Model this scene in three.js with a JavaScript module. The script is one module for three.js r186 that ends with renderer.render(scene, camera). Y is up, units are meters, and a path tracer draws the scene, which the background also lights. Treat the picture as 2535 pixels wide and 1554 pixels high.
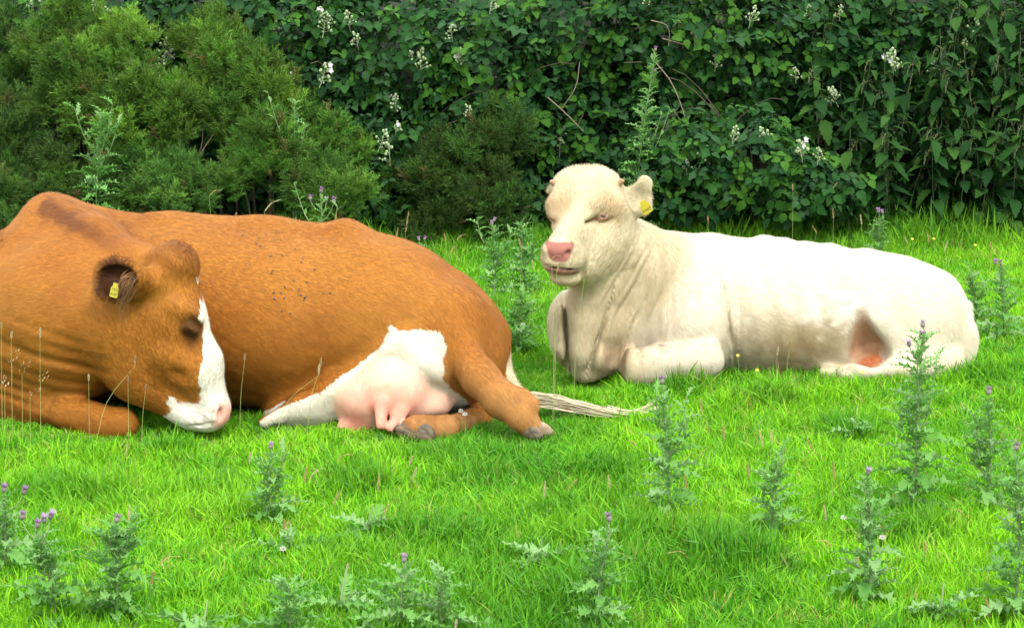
import * as THREE from 'three';
import { mergeGeometries, mergeVertices } from 'three/addons/utils/BufferGeometryUtils.js';

// ---------------------------------------------------------------- camera, sky, sun, exposure
const scene = new THREE.Scene();
const camera = new THREE.PerspectiveCamera(14.757, 1024 / 627, 0.1, 900);
camera.position.set(0, 1.75, 0);
camera.rotation.set(-0.169200, 0, 0);
camera.updateMatrixWorld();
const renderer = new THREE.WebGLRenderer({ antialias: true });
renderer.toneMapping = THREE.LinearToneMapping;
renderer.toneMappingExposure = 3.35;
renderer.shadowMap.enabled = true;

const sunDir = new THREE.Vector3(0.30, 1.0, 0.72).normalize();
{ // bright white overcast: an even cloud deck, somewhat brighter overhead than at the horizon
  const w = 128, h = 64, data = new Float32Array(w * h * 4);
  for (let j = 0; j < h; j++) for (let i = 0; i < w; i++) {
    const el = ((j + 0.5) / h - 0.5) * Math.PI, s = Math.max(0, Math.sin(el));
    const l = el > 0 ? (1.5 + s) / 2.5 * 1.32 : 0.12, o = (j * w + i) * 4;
    data[o] = l * 0.985; data[o + 1] = l; data[o + 2] = l * 1.02; data[o + 3] = 1;
  }
  const t = new THREE.DataTexture(data, w, h, THREE.RGBAFormat, THREE.FloatType);
  t.mapping = THREE.EquirectangularReflectionMapping;
  t.magFilter = t.minFilter = THREE.LinearFilter; t.needsUpdate = true;
  scene.background = t; scene.environment = t;
}
const sun = new THREE.DirectionalLight(new THREE.Color(1, 0.96, 0.88), 1.15);
sun.position.copy(sunDir).multiplyScalar(30).add(new THREE.Vector3(0, 0, -9));
sun.target.position.set(0, 0, -9); sun.castShadow = true; sun.shadow.radius = 24;
sun.shadow.mapSize.set(2048, 2048);
Object.assign(sun.shadow.camera, { left: -9, right: 9, top: 9, bottom: -9, near: 1, far: 60 });
scene.add(sun, sun.target);

// ---------------------------------------------------------------- helpers
const V = (x, y, z) => new THREE.Vector3(x, y, z);
const clamp = (x, a = 0, b = 1) => x < a ? a : x > b ? b : x;
const sstep = (a, b, x) => { const t = clamp((x - a) / (b - a)); return t * t * (3 - 2 * t); };
const mix = (a, b, t) => a + (b - a) * t;
function rng(seed) { let a = seed >>> 0; return () => { a = (a + 0x6D2B79F5) | 0; let t = Math.imul(a ^ (a >>> 15), 1 | a); t = (t + Math.imul(t ^ (t >>> 7), 61 | t)) ^ t; return ((t ^ (t >>> 14)) >>> 0) / 4294967296; }; }
function hash3(x, y, z) { let h = Math.imul(x, 374761393) ^ Math.imul(y, 668265263) ^ Math.imul(z, 2147483647 ^ 97531); h = Math.imul(h ^ (h >>> 13), 1274126177); return ((h ^ (h >>> 16)) >>> 0) / 4294967296; }
function noise(x, y, z) {                               // value noise, -1 .. 1
  const i = Math.floor(x), j = Math.floor(y), k = Math.floor(z);
  let u = x - i, v = y - j, w = z - k;
  u = u * u * (3 - 2 * u); v = v * v * (3 - 2 * v); w = w * w * (3 - 2 * w);
  const a = mix(mix(hash3(i, j, k), hash3(i + 1, j, k), u), mix(hash3(i, j + 1, k), hash3(i + 1, j + 1, k), u), v);
  const b = mix(mix(hash3(i, j, k + 1), hash3(i + 1, j, k + 1), u), mix(hash3(i, j + 1, k + 1), hash3(i + 1, j + 1, k + 1), u), v);
  return mix(a, b, w) * 2 - 1;
}
const fbm = (x, y, z) => noise(x, y, z) * 0.55 + noise(x * 2.1 + 7, y * 2.1, z * 2.1) * 0.3 + noise(x * 4.3, y * 4.3 + 3, z * 4.3) * 0.15;
const taken = new Map();
function numbered(name) { const n = taken.get(name) || 0; taken.set(name, n + 1); return n ? name + '_' + String(n).padStart(3, '0') : name; }
function tag(o, label, category, group) { o.userData.label = label; o.userData.category = category; if (group) o.userData.group = group; return o; }
function thing(name, label, category, pos, group) {
  const o = new THREE.Group(); o.name = numbered(name); o.position.copy(pos); scene.add(o);
  return tag(o, label, category, group);
}
function part(name, geo, mat, parent) { const m = new THREE.Mesh(geo, mat); m.name = name; m.castShadow = m.receiveShadow = true; parent.add(m); return m; }
function geoOf(pos, idx, col) {
  const g = new THREE.BufferGeometry();
  g.setAttribute('position', new THREE.BufferAttribute(pos instanceof Float32Array ? pos : new Float32Array(pos), 3));
  if (col) g.setAttribute('color', new THREE.BufferAttribute(col instanceof Float32Array ? col : new Float32Array(col), 3));
  g.setIndex(idx instanceof Uint32Array ? new THREE.BufferAttribute(idx, 1) : idx); g.computeVertexNormals();
  return g;
}
function instanced(name, geo, mat, list, parent) {       // list: [Matrix4, Color]
  const m = new THREE.InstancedMesh(geo, mat, list.length);
  list.forEach(([mx, c], i) => { m.setMatrixAt(i, mx); if (c) m.setColorAt(i, c); });
  m.name = name; m.castShadow = m.receiveShadow = true; m.userData.kind = 'stuff'; parent.add(m); return m;
}
function tube(points, r0, r1, seg = 8, rad = 5) {         // a tapered tube through points
  const c = new THREE.CatmullRomCurve3(points), n = seg, pos = [], idx = [];
  const fr = c.computeFrenetFrames(n, false);
  for (let i = 0; i <= n; i++) {
    const t = i / n, p = c.getPointAt(t), r = mix(r0, r1, t);
    for (let j = 0; j < rad; j++) { const a = j / rad * Math.PI * 2, q = p.clone().addScaledVector(fr.normals[i], Math.cos(a) * r).addScaledVector(fr.binormals[i], Math.sin(a) * r); pos.push(q.x, q.y, q.z); }
  }
  for (let i = 0; i < n; i++) for (let j = 0; j < rad; j++) { const a = i * rad + j, b = i * rad + (j + 1) % rad; idx.push(a, b, a + rad, b, b + rad, a + rad); }
  return geoOf(pos, idx);
}
const lin = (r, g, b) => new THREE.Color().setRGB(r, g, b);
// gentle unevenness of the pasture
const groundY = (x, z) => 0.016 * fbm(x * 1.1 + 3, 0, z * 1.1) + 0.010 * noise(x * 3.3, 5, z * 3.3) + 0.030 * sstep(0.0, 0.5, x) * sstep(-8.05, -8.5, z);
function leafGeo(len, wid, opt = {}) {                    // a folded, curved, toothed blade lying along +x, face up
  const { n = 6, fold = 0.25, curl = 0.3, teeth = 0.12, tipx = 0.42, sway = 0, heart = 0 } = opt, pos = [], idx = [];
  for (let i = 0; i <= n; i++) {
    const t = i / n, sh = Math.pow(Math.sin(Math.PI * Math.pow(t, tipx < 0.5 ? 0.72 : 1)), 0.85) * (i === 0 ? 0 : 1), w = wid * 0.5 * Math.max(sh, i === 0 && heart ? 0.35 : 0) * (1 + (i % 2 ? teeth : -teeth));
    const x = len * t, y = -curl * len * t * t, zc = sway * len * Math.sin(t * 3);
    pos.push(x, y, zc, x - (i % 2 ? 0 : 0.02 * len), y + fold * w, zc + w, x - (i % 2 ? 0 : 0.02 * len), y + fold * w, zc - w);
  }
  for (let i = 0; i < n; i++) { const a = i * 3, b = a + 3; idx.push(a, a + 1, b + 1, a, b + 1, b, a, b, b + 2, a, b + 2, a + 2); }
  return geoOf(pos, idx);
}
function moved(g, turn, at, tilt = 0) { const c = g.clone(); c.applyMatrix4(new THREE.Matrix4().makeRotationFromEuler(new THREE.Euler(tilt, turn, 0, 'YXZ'))); c.translate(...at); return c; }
// ---------------------------------------------------------------- ground
{
  const ax = [], az = [];
  for (let x = -5; x <= 5.001; x += 0.08) ax.push(x);
  for (let s = 0.3, x = 5; x < 400; s *= 1.35) { x += s; ax.push(x); ax.unshift(-x); }
  for (let z = -13.6; z <= -4.2; z += 0.08) az.push(z);
  for (let s = 0.3, z = -13.6; z > -400; s *= 1.35) { z -= s; az.unshift(z); }
  for (let s = 0.3, z = -4.2; z < 400; s *= 1.35) { z += s; az.push(z); }
  const pos = [], col = [], idx = [], W = ax.length;
  for (const z of az) for (const x of ax) {
    pos.push(x, groundY(x, z) - 0.004, z);
    const n = fbm(x * 5, 1, z * 5), m = noise(x * 21, 4, z * 21) * 0.25 + 0.9;       // soil and thatch under the sward
    col.push((0.075 + 0.02 * n) * m, (0.14 + 0.03 * n) * m, 0.016 * m);
  }
  for (let j = 0; j < az.length - 1; j++) for (let i = 0; i < W - 1; i++) { const a = j * W + i; idx.push(a, a + W, a + 1, a + 1, a + W, a + W + 1); }
  const m = part('ground', geoOf(pos, idx, col), new THREE.MeshStandardMaterial({ vertexColors: true, roughness: 0.95 }), scene);
  m.userData.kind = 'structure';
  // earth bank inside the hedge
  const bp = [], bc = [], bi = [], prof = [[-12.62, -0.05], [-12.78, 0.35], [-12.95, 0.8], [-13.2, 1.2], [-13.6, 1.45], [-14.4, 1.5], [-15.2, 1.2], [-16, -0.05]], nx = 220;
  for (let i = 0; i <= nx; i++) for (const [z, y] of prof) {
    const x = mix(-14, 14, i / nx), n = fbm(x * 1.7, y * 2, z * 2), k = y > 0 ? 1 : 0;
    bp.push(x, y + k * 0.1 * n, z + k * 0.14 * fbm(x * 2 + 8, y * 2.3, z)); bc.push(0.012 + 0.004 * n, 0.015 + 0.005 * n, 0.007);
  }
  const P = prof.length;
  for (let i = 0; i < nx; i++) for (let j = 0; j < P - 1; j++) { const a = i * P + j; bi.push(a, a + P, a + 1, a + 1, a + P, a + P + 1); }
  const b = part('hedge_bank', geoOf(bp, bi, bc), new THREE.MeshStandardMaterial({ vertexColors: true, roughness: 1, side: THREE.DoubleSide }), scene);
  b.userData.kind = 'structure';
}
// joints in metres: [0, ax, ay, az, ra, bx, by, bz, rb, blend, cut, flat] tapered limb; [1, x, y, z, rx, ry, rz, turn, blend, cut] rounded mass
const BROWN = [
  [1,-1.7075,0.3032,-8.36,0.2404,0.304,0.34,0,0,0,0.1,0,0],[1,-1.5156,0.3323,-8.4,0.3833,0.3152,0.36,0,0,0,0.1,0,0],
  [1,-1.1297,0.3314,-8.38,0.5383,0.3201,0.4,0,0,0,0.1,0,0],[1,-0.7732,0.3078,-8.35,0.4237,0.3135,0.41,0,0,0,0.1,0,0],
  [1,-0.4755,0.3084,-8.33,0.3311,0.2888,0.36,0,0,0,0.1,0,0],[1,-0.2567,0.2136,-8.3,0.218,0.2321,0.3,0,0,0,0.1,0,0],
  [0,-1.6122,0.6428,-8.4,0.0762,-1.4686,0.6017,-8.42,0.0566,0.09,0,1,0],[0,-1.4686,0.6017,-8.42,0.0566,-1.1973,0.583,-8.4,0.0593,0.09,0,1,0],
  [0,-1.1973,0.583,-8.4,0.0593,-0.8705,0.5716,-8.38,0.0592,0.09,0,1,0],[0,-0.8705,0.5716,-8.38,0.0592,-0.5872,0.5772,-8.36,0.045,0.09,0,1,0],
  [0,-0.5759,0.5801,-8.36,0.0422,-0.5008,0.5272,-8.2,0.0414,0.07,0,1,0],[0,-0.5759,0.5744,-8.36,0.0478,-0.3763,0.4494,-8.34,0.0703,0.09,0,1,0],
  [0,-0.1935,0.3726,-8.33,0.0563,-0.0742,0.2475,-8.35,0.0509,0.1,0,1,0],[1,-0.1498,0.2143,-8.22,0.1198,0.1644,0.2,0,0,0,0.08,0,0],
  [1,-0.2026,0.3308,-8.12,0.0962,0.1168,0.12,0,0,-0.5,0.08,0,2],[0,-0.1841,0.2793,-8.02,0.0625,-0.1067,0.1853,-7.9,0.0564,0.055,0,1,2],
  [0,-0.1067,0.1853,-7.9,0.0564,-0.0367,0.1225,-7.84,0.0533,0.035,0,1,2],[0,-0.0367,0.1225,-7.84,0.056,0.0299,0.0787,-7.79,0.0411,0.03,0,1,2],
  [0,0.0299,0.0787,-7.79,0.0438,0.0643,0.0429,-7.78,0.0385,0.025,0,1,2],[0,0.0299,0.1334,-7.82,0.0319,0.0644,0.1172,-7.8,0.0212,0.03,0,1,2],
  [0,0.0644,0.1172,-7.8,0.0186,0.0776,0.1085,-7.79,0.008,0.015,0,1,2],[1,-0.3034,0.2271,-8.04,0.1432,0.0655,0.12,0,0,-0.62,0.05,0,2],
  [0,-0.3558,0.283,-8.0,0.0407,-0.4228,0.2564,-7.98,0.0244,0.05,0,1,2],[0,-0.4228,0.2564,-7.98,0.0244,-0.5917,0.1528,-7.96,0.0189,0.05,0,1,2],
  [0,-0.5917,0.1528,-7.96,0.0189,-0.7119,0.0831,-7.93,0.0175,0.05,0,1,2],[0,-0.7119,0.0831,-7.93,0.0175,-0.8312,0.0345,-7.9,0.0162,0.05,0,1,2],
  [1,-0.6834,0.0467,-8.07,0.1786,0.0755,0.13,0,0,0.35,0.08,0,0],[1,-0.4058,0.1259,-7.97,0.1274,0.1247,0.14,0,0,0,0.02,0,3],
  [1,-0.4921,0.0934,-7.98,0.0977,0.095,0.12,0,0,0,0.05,0,3],[1,-0.3036,0.0712,-8.02,0.1024,0.0573,0.1,0,0,0,0.05,0,3],
  [0,-0.43,0.1058,-7.835,0.0267,-0.4332,0.0486,-7.785,0.0172,0.03,0,1,3],[0,-0.3709,0.0767,-7.85,0.0254,-0.4006,0.0369,-7.795,0.0173,0.025,0,1,3],
  [0,-0.4758,0.0163,-7.92,0.0297,-0.5637,0.0011,-7.92,0.0243,0.05,0,1,3],[0,-0.3158,0.0331,-7.8,0.0505,-0.2177,0.0226,-7.86,0.0402,0.03,0,1,4],
  [0,-0.2177,0.0226,-7.86,0.0375,-0.1069,0.0051,-8.1,0.0469,0.03,0,1,4],[0,-0.0464,0.1914,-8.42,0.0314,-0.0161,0.1089,-8.25,0.0224,0.03,0,1,5],
  [0,-0.0161,0.1089,-8.25,0.0224,0.0519,0.0595,-8.13,0.0207,0.03,0,1,5],[0,0.0519,0.0595,-8.13,0.0207,0.1826,0.0488,-8.1,0.0165,0.03,0,1,5],
  [0,0.1826,0.0488,-8.1,0.0165,0.251,0.0418,-8.08,0.0096,0.03,0,1,5],[0,-1.7054,0.3049,-8.35,0.2754,-1.503,0.369,-8.1,0.2356,0.09,0,1,1],
  [0,-1.503,0.369,-8.1,0.2356,-1.2961,0.3793,-7.92,0.1795,0.09,0,1,1],[0,-1.5593,0.5292,-8.3,0.1817,-1.3206,0.4409,-8.0,0.1283,0.08,0,1,1],
  [0,-1.6003,0.6481,-8.36,0.0786,-1.4178,0.5886,-8.16,0.0742,0.08,0,1,1],[0,-1.4178,0.5886,-8.16,0.0742,-1.264,0.5406,-8.0,0.0674,0.08,0,1,1],
  [0,-1.264,0.5406,-8.0,0.0674,-1.1419,0.5477,-7.9,0.0613,0.08,0,1,1],[0,-1.6976,0.1859,-8.22,0.1813,-1.4622,0.2278,-8.0,0.1289,0.08,0,1,1],
  [0,-1.1149,0.5588,-7.88,0.0664,-1.1187,0.3914,-7.85,0.1009,0.06,0,1,1],[1,-1.0997,0.5805,-7.86,0.053,0.045,0.07,0,0,-0.3,0.075,0,1],
  [0,-1.1187,0.3914,-7.85,0.1009,-1.0489,0.2466,-7.83,0.085,0.06,0,1,1],[0,-1.0489,0.2466,-7.83,0.085,-1.0053,0.113,-7.82,0.0719,0.05,0,1,1],
  [1,-1.2123,0.3055,-7.84,0.1488,0.1794,0.1,0,0,0,0.08,0,1],[0,-1.2349,0.204,-7.84,0.0825,-1.0618,0.0886,-7.82,0.0479,0.06,0,1,1],
  [1,-0.9914,0.0853,-7.81,0.0585,0.0585,0.07,0,0,0.2,0.03,0,1],[1,-1.0555,0.0717,-7.81,0.0745,0.0346,0.058,0,0,-0.3,0.03,0,1],
  [0,-1.0847,0.4411,-7.755,0.021,-1.0211,0.4115,-7.765,0.0197,0.035,0,1,1],[1,-1.0417,0.3697,-7.745,0.0262,0.021,0.024,0,0,-0.6,0.015,0,1],
  [1,-1.0273,0.3989,-7.73,0.0314,0.0065,0.02,0,0,-0.8,0.014,1,1],[1,-1.0454,0.3632,-7.722,0.0288,0.0039,0.012,0,0,-0.95,0.01,1,1],
  [1,-1.0631,0.3493,-7.725,0.0314,0.0052,0.02,0,0,-1.0,0.014,1,1],[1,-1.0368,0.3245,-7.73,0.0314,0.0262,0.02,0,0,-0.7,0.04,1,1],
  [0,-1.1335,0.2887,-7.75,0.0263,-1.0379,0.2131,-7.76,0.0211,0.05,0,1,1],[1,-1.0828,0.228,-7.705,0.034,0.017,0.03,0,0,-0.4,0.03,1,1],
  [1,-1.0881,0.1453,-7.73,0.0657,0.0079,0.02,0,0,-0.55,0.04,1,1],[1,-0.9482,0.0954,-7.75,0.0092,0.0238,0.032,0,0.5,-0.2,0.012,1,1],
  [1,-1.0282,0.0571,-7.74,0.058,0.0033,0.02,0,0,0.12,0.01,1,1],[0,-1.1613,0.5203,-7.8,0.0395,-1.2193,0.5282,-7.75,0.0523,0.04,0,1,6],
  [1,-1.2587,0.5548,-7.715,0.0911,0.0624,0.05,0,-0.3,-0.12,0.03,0,6],[1,-1.284,0.5247,-7.705,0.0598,0.0546,0.045,0,-0.3,0.5,0.04,0,6],
  [1,-1.2736,0.5551,-7.662,0.0724,0.0414,0.06,0.1,-0.3,-0.05,0.015,1,6],[1,-1.2744,0.5263,-7.662,0.044,0.044,0.055,0,-0.3,0.4,0.015,1,6],
  [0,-1.4868,0.0618,-7.92,0.0593,-1.2893,0.045,-7.82,0.048,0.03,0,1,7],[0,-1.2893,0.045,-7.82,0.048,-1.4385,-0.0206,-7.9,0.0404,0.03,0,1,7],
  [0,-1.6741,0.0581,-8.15,0.1109,-1.5625,0.0615,-8.0,0.0681,0.06,0,1,7],
];
const PALE = [
  [1,0.6505,0.2586,-8.9,0.2632,0.2406,0.25,0,0,0,0.08,0,0],[1,0.9267,0.2287,-8.95,0.4237,0.2497,0.29,0,0,0,0.08,0,0],
  [1,1.139,0.2088,-8.95,0.3633,0.2452,0.31,0,0,0,0.08,0,0],[1,1.396,0.2195,-8.95,0.2724,0.224,0.26,0,0,0,0.08,0,0],
  [1,1.564,0.1673,-8.95,0.1591,0.1848,0.2,0,0,0,0.07,0,0],[0,0.5299,0.4563,-8.93,0.0601,0.7439,0.4368,-8.97,0.0544,0.08,0,1,0],
  [0,0.7439,0.4368,-8.97,0.0544,0.9566,0.4261,-8.98,0.0514,0.08,0,1,0],[0,0.9566,0.4261,-8.98,0.0514,1.1838,0.4108,-8.98,0.0424,0.08,0,1,0],
  [0,1.3276,0.4108,-8.98,0.0363,1.3978,0.3714,-8.84,0.0388,0.05,0,1,0],[0,1.1993,0.3955,-8.98,0.0454,1.5957,0.2959,-8.98,0.0546,0.08,0,1,0],
  [1,0.4364,0.2236,-8.82,0.179,0.2089,0.2,0,0,0,0.08,0,0],[1,0.2236,0.1973,-8.78,0.0921,0.1456,0.12,0,0,0.1,0.05,0,7],
  [0,0.2334,0.1171,-8.74,0.0652,0.2615,0.0759,-8.68,0.0442,0.04,0,1,7],[1,0.6235,0.2109,-8.72,0.1594,0.1741,0.15,0,0,0.25,0.06,0,7],
  [0,0.4365,0.1064,-8.56,0.0537,0.6893,0.1136,-8.6,0.0759,0.025,0,1,7],[0,0.4279,0.0842,-8.56,0.0494,0.6318,0.0393,-8.6,0.0438,0.03,0,1,7],
  [1,0.7905,0.2176,-8.64,0.0058,0.1609,0.05,0,0,0.1,0.045,1,7],[1,0.8208,0.2425,-8.625,0.0036,0.1313,0.04,0,0,0.02,0.03,1,7],
  [0,0.5566,0.3683,-8.86,0.1569,0.4327,0.4332,-8.78,0.145,0.08,0,1,1],[0,0.4327,0.4332,-8.78,0.145,0.3321,0.5441,-8.68,0.1109,0.08,0,1,1],
  [0,0.3464,0.4733,-8.66,0.0963,0.3125,0.3599,-8.63,0.0758,0.07,0,1,1],[0,0.3125,0.3599,-8.63,0.0758,0.2731,0.2451,-8.61,0.0612,0.07,0,1,1],
  [0,0.2731,0.2451,-8.61,0.0612,0.2518,0.1488,-8.61,0.0555,0.07,0,1,1],[0,0.2518,0.1488,-8.61,0.0555,0.2629,0.0855,-8.63,0.0527,0.07,0,1,1],
  [0,0.2491,0.4005,-8.56,0.0433,0.2152,0.2861,-8.63,0.0438,0.06,0,1,1],[0,0.2152,0.2861,-8.63,0.0438,0.2018,0.1619,-8.66,0.0528,0.06,0,1,1],
  [1,0.3309,0.1546,-8.7,0.1268,0.1179,0.1,0,0,0,0.06,0,1],[0,0.4731,0.4081,-8.7,0.088,0.369,0.2547,-8.64,0.0585,0.05,0,1,1],
  [0,0.369,0.2547,-8.64,0.0585,0.3063,0.1322,-8.58,0.032,0.05,0,1,1],[1,0.1958,0.2321,-8.6,0.0044,0.1383,0.045,0,0,0.06,0.045,1,1],
  [1,0.3048,0.183,-8.545,0.0043,0.1013,0.028,0,0,-0.3,0.04,1,1],[1,0.3749,0.1202,-8.55,0.0261,0.0667,0.04,0,0,0.25,0.04,1,1],
  [1,1.4773,0.2154,-8.78,0.1812,0.205,0.16,0,0,-0.25,0.05,0,2],[0,1.3466,0.2109,-8.72,0.0679,1.5059,0.0834,-8.68,0.0766,0.06,0,1,2],
  [0,1.5904,0.0871,-8.7,0.059,1.439,0.0811,-8.63,0.0498,0.035,0,1,2],[0,1.439,0.0811,-8.63,0.0498,1.2766,0.0741,-8.62,0.0424,0.035,0,1,2],
  [0,1.2766,0.0741,-8.62,0.0424,1.2111,0.0591,-8.62,0.0337,0.035,0,1,2],[0,1.1507,0.0483,-8.66,0.0309,1.2449,0.0269,-8.7,0.0296,0.03,0,1,2],
  [0,1.6471,0.1478,-8.82,0.0747,1.6537,0.0603,-8.8,0.0538,0.06,0,1,2],[0,1.2616,0.2614,-8.67,0.0117,1.2957,0.1291,-8.66,0.0646,0.045,1,0.8,2],
  [1,1.331,0.0719,-8.74,0.0816,0.0504,0.06,0,0,0.2,0.04,0,3],[1,1.2023,0.3901,-8.72,0.05,0.0735,0.05,0,0,0.3,0.08,1,0],
  [0,1.7142,0.2354,-9.02,0.0244,1.7262,0.1032,-8.98,0.0213,0.03,0,1,5],[0,1.7262,0.1032,-8.98,0.0213,1.7102,-0.0321,-8.92,0.0273,0.03,0,1,5],
  [0,0.1891,0.7288,-8.645,0.0493,0.3455,0.7346,-8.645,0.0493,0.04,0,1,1],[0,0.2243,0.7484,-8.665,0.0494,0.3085,0.7513,-8.665,0.0494,0.04,0,1,1],
  [0,0.2639,0.6911,-8.62,0.0954,0.1907,0.5259,-8.42,0.0567,0.05,0,1,1],[0,0.2323,0.6326,-8.51,0.04,0.1781,0.5652,-8.365,0.0493,0.03,0,1,1],
  [0,0.3081,0.589,-8.545,0.0201,0.2455,0.5352,-8.455,0.0171,0.03,0,1,1],[0,0.1705,0.672,-8.575,0.0518,0.1671,0.6359,-8.54,0.0373,0.035,0,1,1],
  [0,0.3459,0.6683,-8.57,0.0575,0.3015,0.6828,-8.535,0.0458,0.035,0,1,1],[0,0.3584,0.6182,-8.62,0.0724,0.2462,0.4725,-8.47,0.0571,0.06,0,1,1],
  [0,0.3372,0.5378,-8.62,0.0841,0.2701,0.4677,-8.55,0.0663,0.06,0,1,1],[1,0.1771,0.5146,-8.38,0.0776,0.0635,0.076,0,0,0,0.03,0,1],
  [1,0.1666,0.5495,-8.355,0.0619,0.0281,0.055,0,0,0,0.02,0,1],[1,0.1877,0.4429,-8.4,0.0538,0.0283,0.055,0,0,0,0.02,0,1],
  [1,0.1831,0.4872,-8.325,0.0645,0.0028,0.04,0,0,-0.12,0.01,1,1],[1,0.1949,0.5461,-8.3,0.0126,0.0098,0.02,0,0,0.6,0.01,1,1],
  [1,0.1237,0.5433,-8.3,0.0084,0.0098,0.014,0,0,-0.6,0.01,1,1],[1,0.2772,0.6316,-8.485,0.0485,0.0071,0.03,0,0,0.2,0.025,1,1],
  [1,0.332,0.6296,-8.5,0.0257,0.0057,0.02,0,0,0.1,0.02,1,1],[1,0.141,0.6241,-8.52,0.0129,0.0072,0.03,0,0,-0.3,0.02,1,1],
  [1,0.321,0.645,-8.515,0.0243,0.0157,0.018,0,0,0.3,0.012,0,1],[1,0.3232,0.6486,-8.498,0.0143,0.0031,0.012,0,0,0.35,0.006,1,1],
  [0,0.3886,0.6788,-8.66,0.0378,0.4221,0.6744,-8.66,0.0349,0.03,0,1,6],[0,0.4177,0.6701,-8.66,0.0465,0.4773,0.7463,-8.645,0.0188,0.02,0,2.6,6],
  [0,0.4178,0.6671,-8.66,0.0465,0.4707,0.669,-8.645,0.029,0.02,0,2.6,6],[0,0.4773,0.7448,-8.645,0.0174,0.4736,0.669,-8.645,0.0232,0.02,0,2.6,6],
  [1,0.4519,0.6952,-8.622,0.0318,0.0347,0.02,0,0,0.3,0.025,1,6],[0,0.1568,0.7179,-8.7,0.0233,0.1352,0.7097,-8.72,0.0117,0.03,0,1,1],
];
const BP = {
  patch: [[-0.409,0.359],[-0.383,0.331],[-0.308,0.335],[-0.247,0.322],[-0.213,0.29],[-0.23,0.242],[-0.225,0.179],[-0.201,0.124],[-0.146,0.061],[-0.119,-0.008],[-0.351,-0.036],[-0.856,-0.036],[-0.838,0.041],[-0.745,0.096],[-0.636,0.138],[-0.553,0.193],[-0.492,0.235],[-0.437,0.283],[-0.423,0.317]],
  udder: [[-0.533,0.247],[-0.378,0.271],[-0.305,0.192],[-0.272,0.117],[-0.306,0.069],[-0.36,-0.007],[-0.576,-0.014],[-0.589,0.041]],
  teat: [[-0.4304,0.0884,-7.84],[-0.4338,0.0423,-7.82],[-0.3845,0.0522,-7.85],[-0.5071,0.0182,-7.88]],
  udderc: [-0.4064,0.1306,-7.9],
  blaze: [[-1.041,0.53],[-1.024,0.49],[-1.011,0.397],[-1.005,0.302],[-1.013,0.208],[-1.021,0.133],[-1.061,0.124],[-1.127,0.147],[-1.117,0.099],[-1.149,0.079],[-1.209,0.072],[-1.157,0.018],[-0.89,0.004],[-0.886,0.249],[-0.962,0.41],[-1.013,0.517]],
  nose: [-0.9467,0.0808,-7.78],
  eye: [-1.0345,0.3679,-7.74],
  poll: [-1.0955,0.5912,-7.86],
  ear: [-1.2727,0.5497,-7.68],
  crest: [[-1.5991,0.7135,-8.38],[-1.4227,0.6579,-8.16],[-1.249,0.5978,-8.0]],
  tail: [0.045,0.0595,-8.13],
  footwhite: [0.0696,0.0402,-7.78],
};
const WP = {
  nose: [0.1648,0.5475,-8.33],
  lip: [0.1752,0.4735,-8.35],
  eye: [0.3176,0.644,-8.5],
  eye2: [0.1411,0.6286,-8.53],
  flank: [1.2979,0.1583,-8.68],
  inner: [1.3288,0.0984,-8.68],
  belly: [1.0213,0.1276,-8.7],
  poll: [0.2646,0.781,-8.66],
  brow: [[0.1682,0.6805,-8.53],[0.3328,0.6733,-8.53]],
  neck: [0.4278,0.3255,-8.66],
  ear: [0.4466,0.6935,-8.66],
  chest: [0.3682,0.1284,-8.6],
  muz: [0.1824,0.5033,-8.36],
};
const FLIES = [
  [-0.7776,0.6753,-7.9],[-0.8894,0.6619,-7.9],[-0.8096,0.6645,-7.9],[-0.842,0.6337,-7.9],[-0.8302,0.6256,-7.9],[-0.7794,0.6444,-7.9],
  [-0.7147,0.6162,-7.9],[-0.7589,0.5948,-7.9],[-0.7962,0.5907,-7.9],[-0.8792,0.5638,-7.9],[-0.6899,0.5853,-7.9],[-0.7904,0.5423,-7.9],
  [-0.7945,0.5342,-7.9],[-0.6518,0.5463,-7.9],[-0.7217,0.5086,-7.9],[-0.6791,0.5032,-7.9],[-0.75,0.487,-7.9],[-0.7048,0.4789,-7.9],
  [-0.7889,0.4694,-7.9],[-0.7636,0.4681,-7.9],[-0.6984,0.4613,-7.9],[-0.6851,0.4532,-7.9],[-0.6879,0.4464,-7.9],[-0.7853,0.4478,-7.9],
  [-0.7532,0.4519,-7.9],[-0.6236,0.4667,-7.9],[-0.6022,0.4681,-7.9],[-0.7619,0.4085,-7.9],[-0.734,0.3991,-7.9],[-0.8337,0.6525,-7.9],
  [-0.6954,0.5719,-7.9],
];
const FIT = {
  hoofNear: [[0.0934,0.0359,-7.775],[0.0668,0.0294,-7.755]],
  hoofFar: [[-0.3352,0.0255,-7.785],[-0.295,0.025,-7.775]],
  dewclaw: [[-0.2433,0.0287,-7.82]],
  tagBrown: [-1.2784,0.5211,-7.662],
  tagPale: [0.4885,0.6746,-8.6],
  horn: [[0.3738,0.7437,-8.63],[0.1627,0.7437,-8.63]],
  hornTip: [[0.3947,0.7599,-8.615],[0.1422,0.757,-8.615]],
  eyePale: [0.3236,0.6486,-8.5088],
  tailPath: [[0.038,0.0693,-8.13],[0.1276,0.0664,-8.11],[0.2375,0.0523,-8.09],[0.3469,0.0383,-8.07]],
  tailTip: [[0.3194,0.0439,-8.07],[0.4146,0.0341,-8.05],[0.4966,0.0579,-8.05]],
  earHair: [[-1.2107,0.5623,-7.7],[-1.2293,0.5439,-7.65],[-1.2532,0.4375,-7.66]],
};
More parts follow.
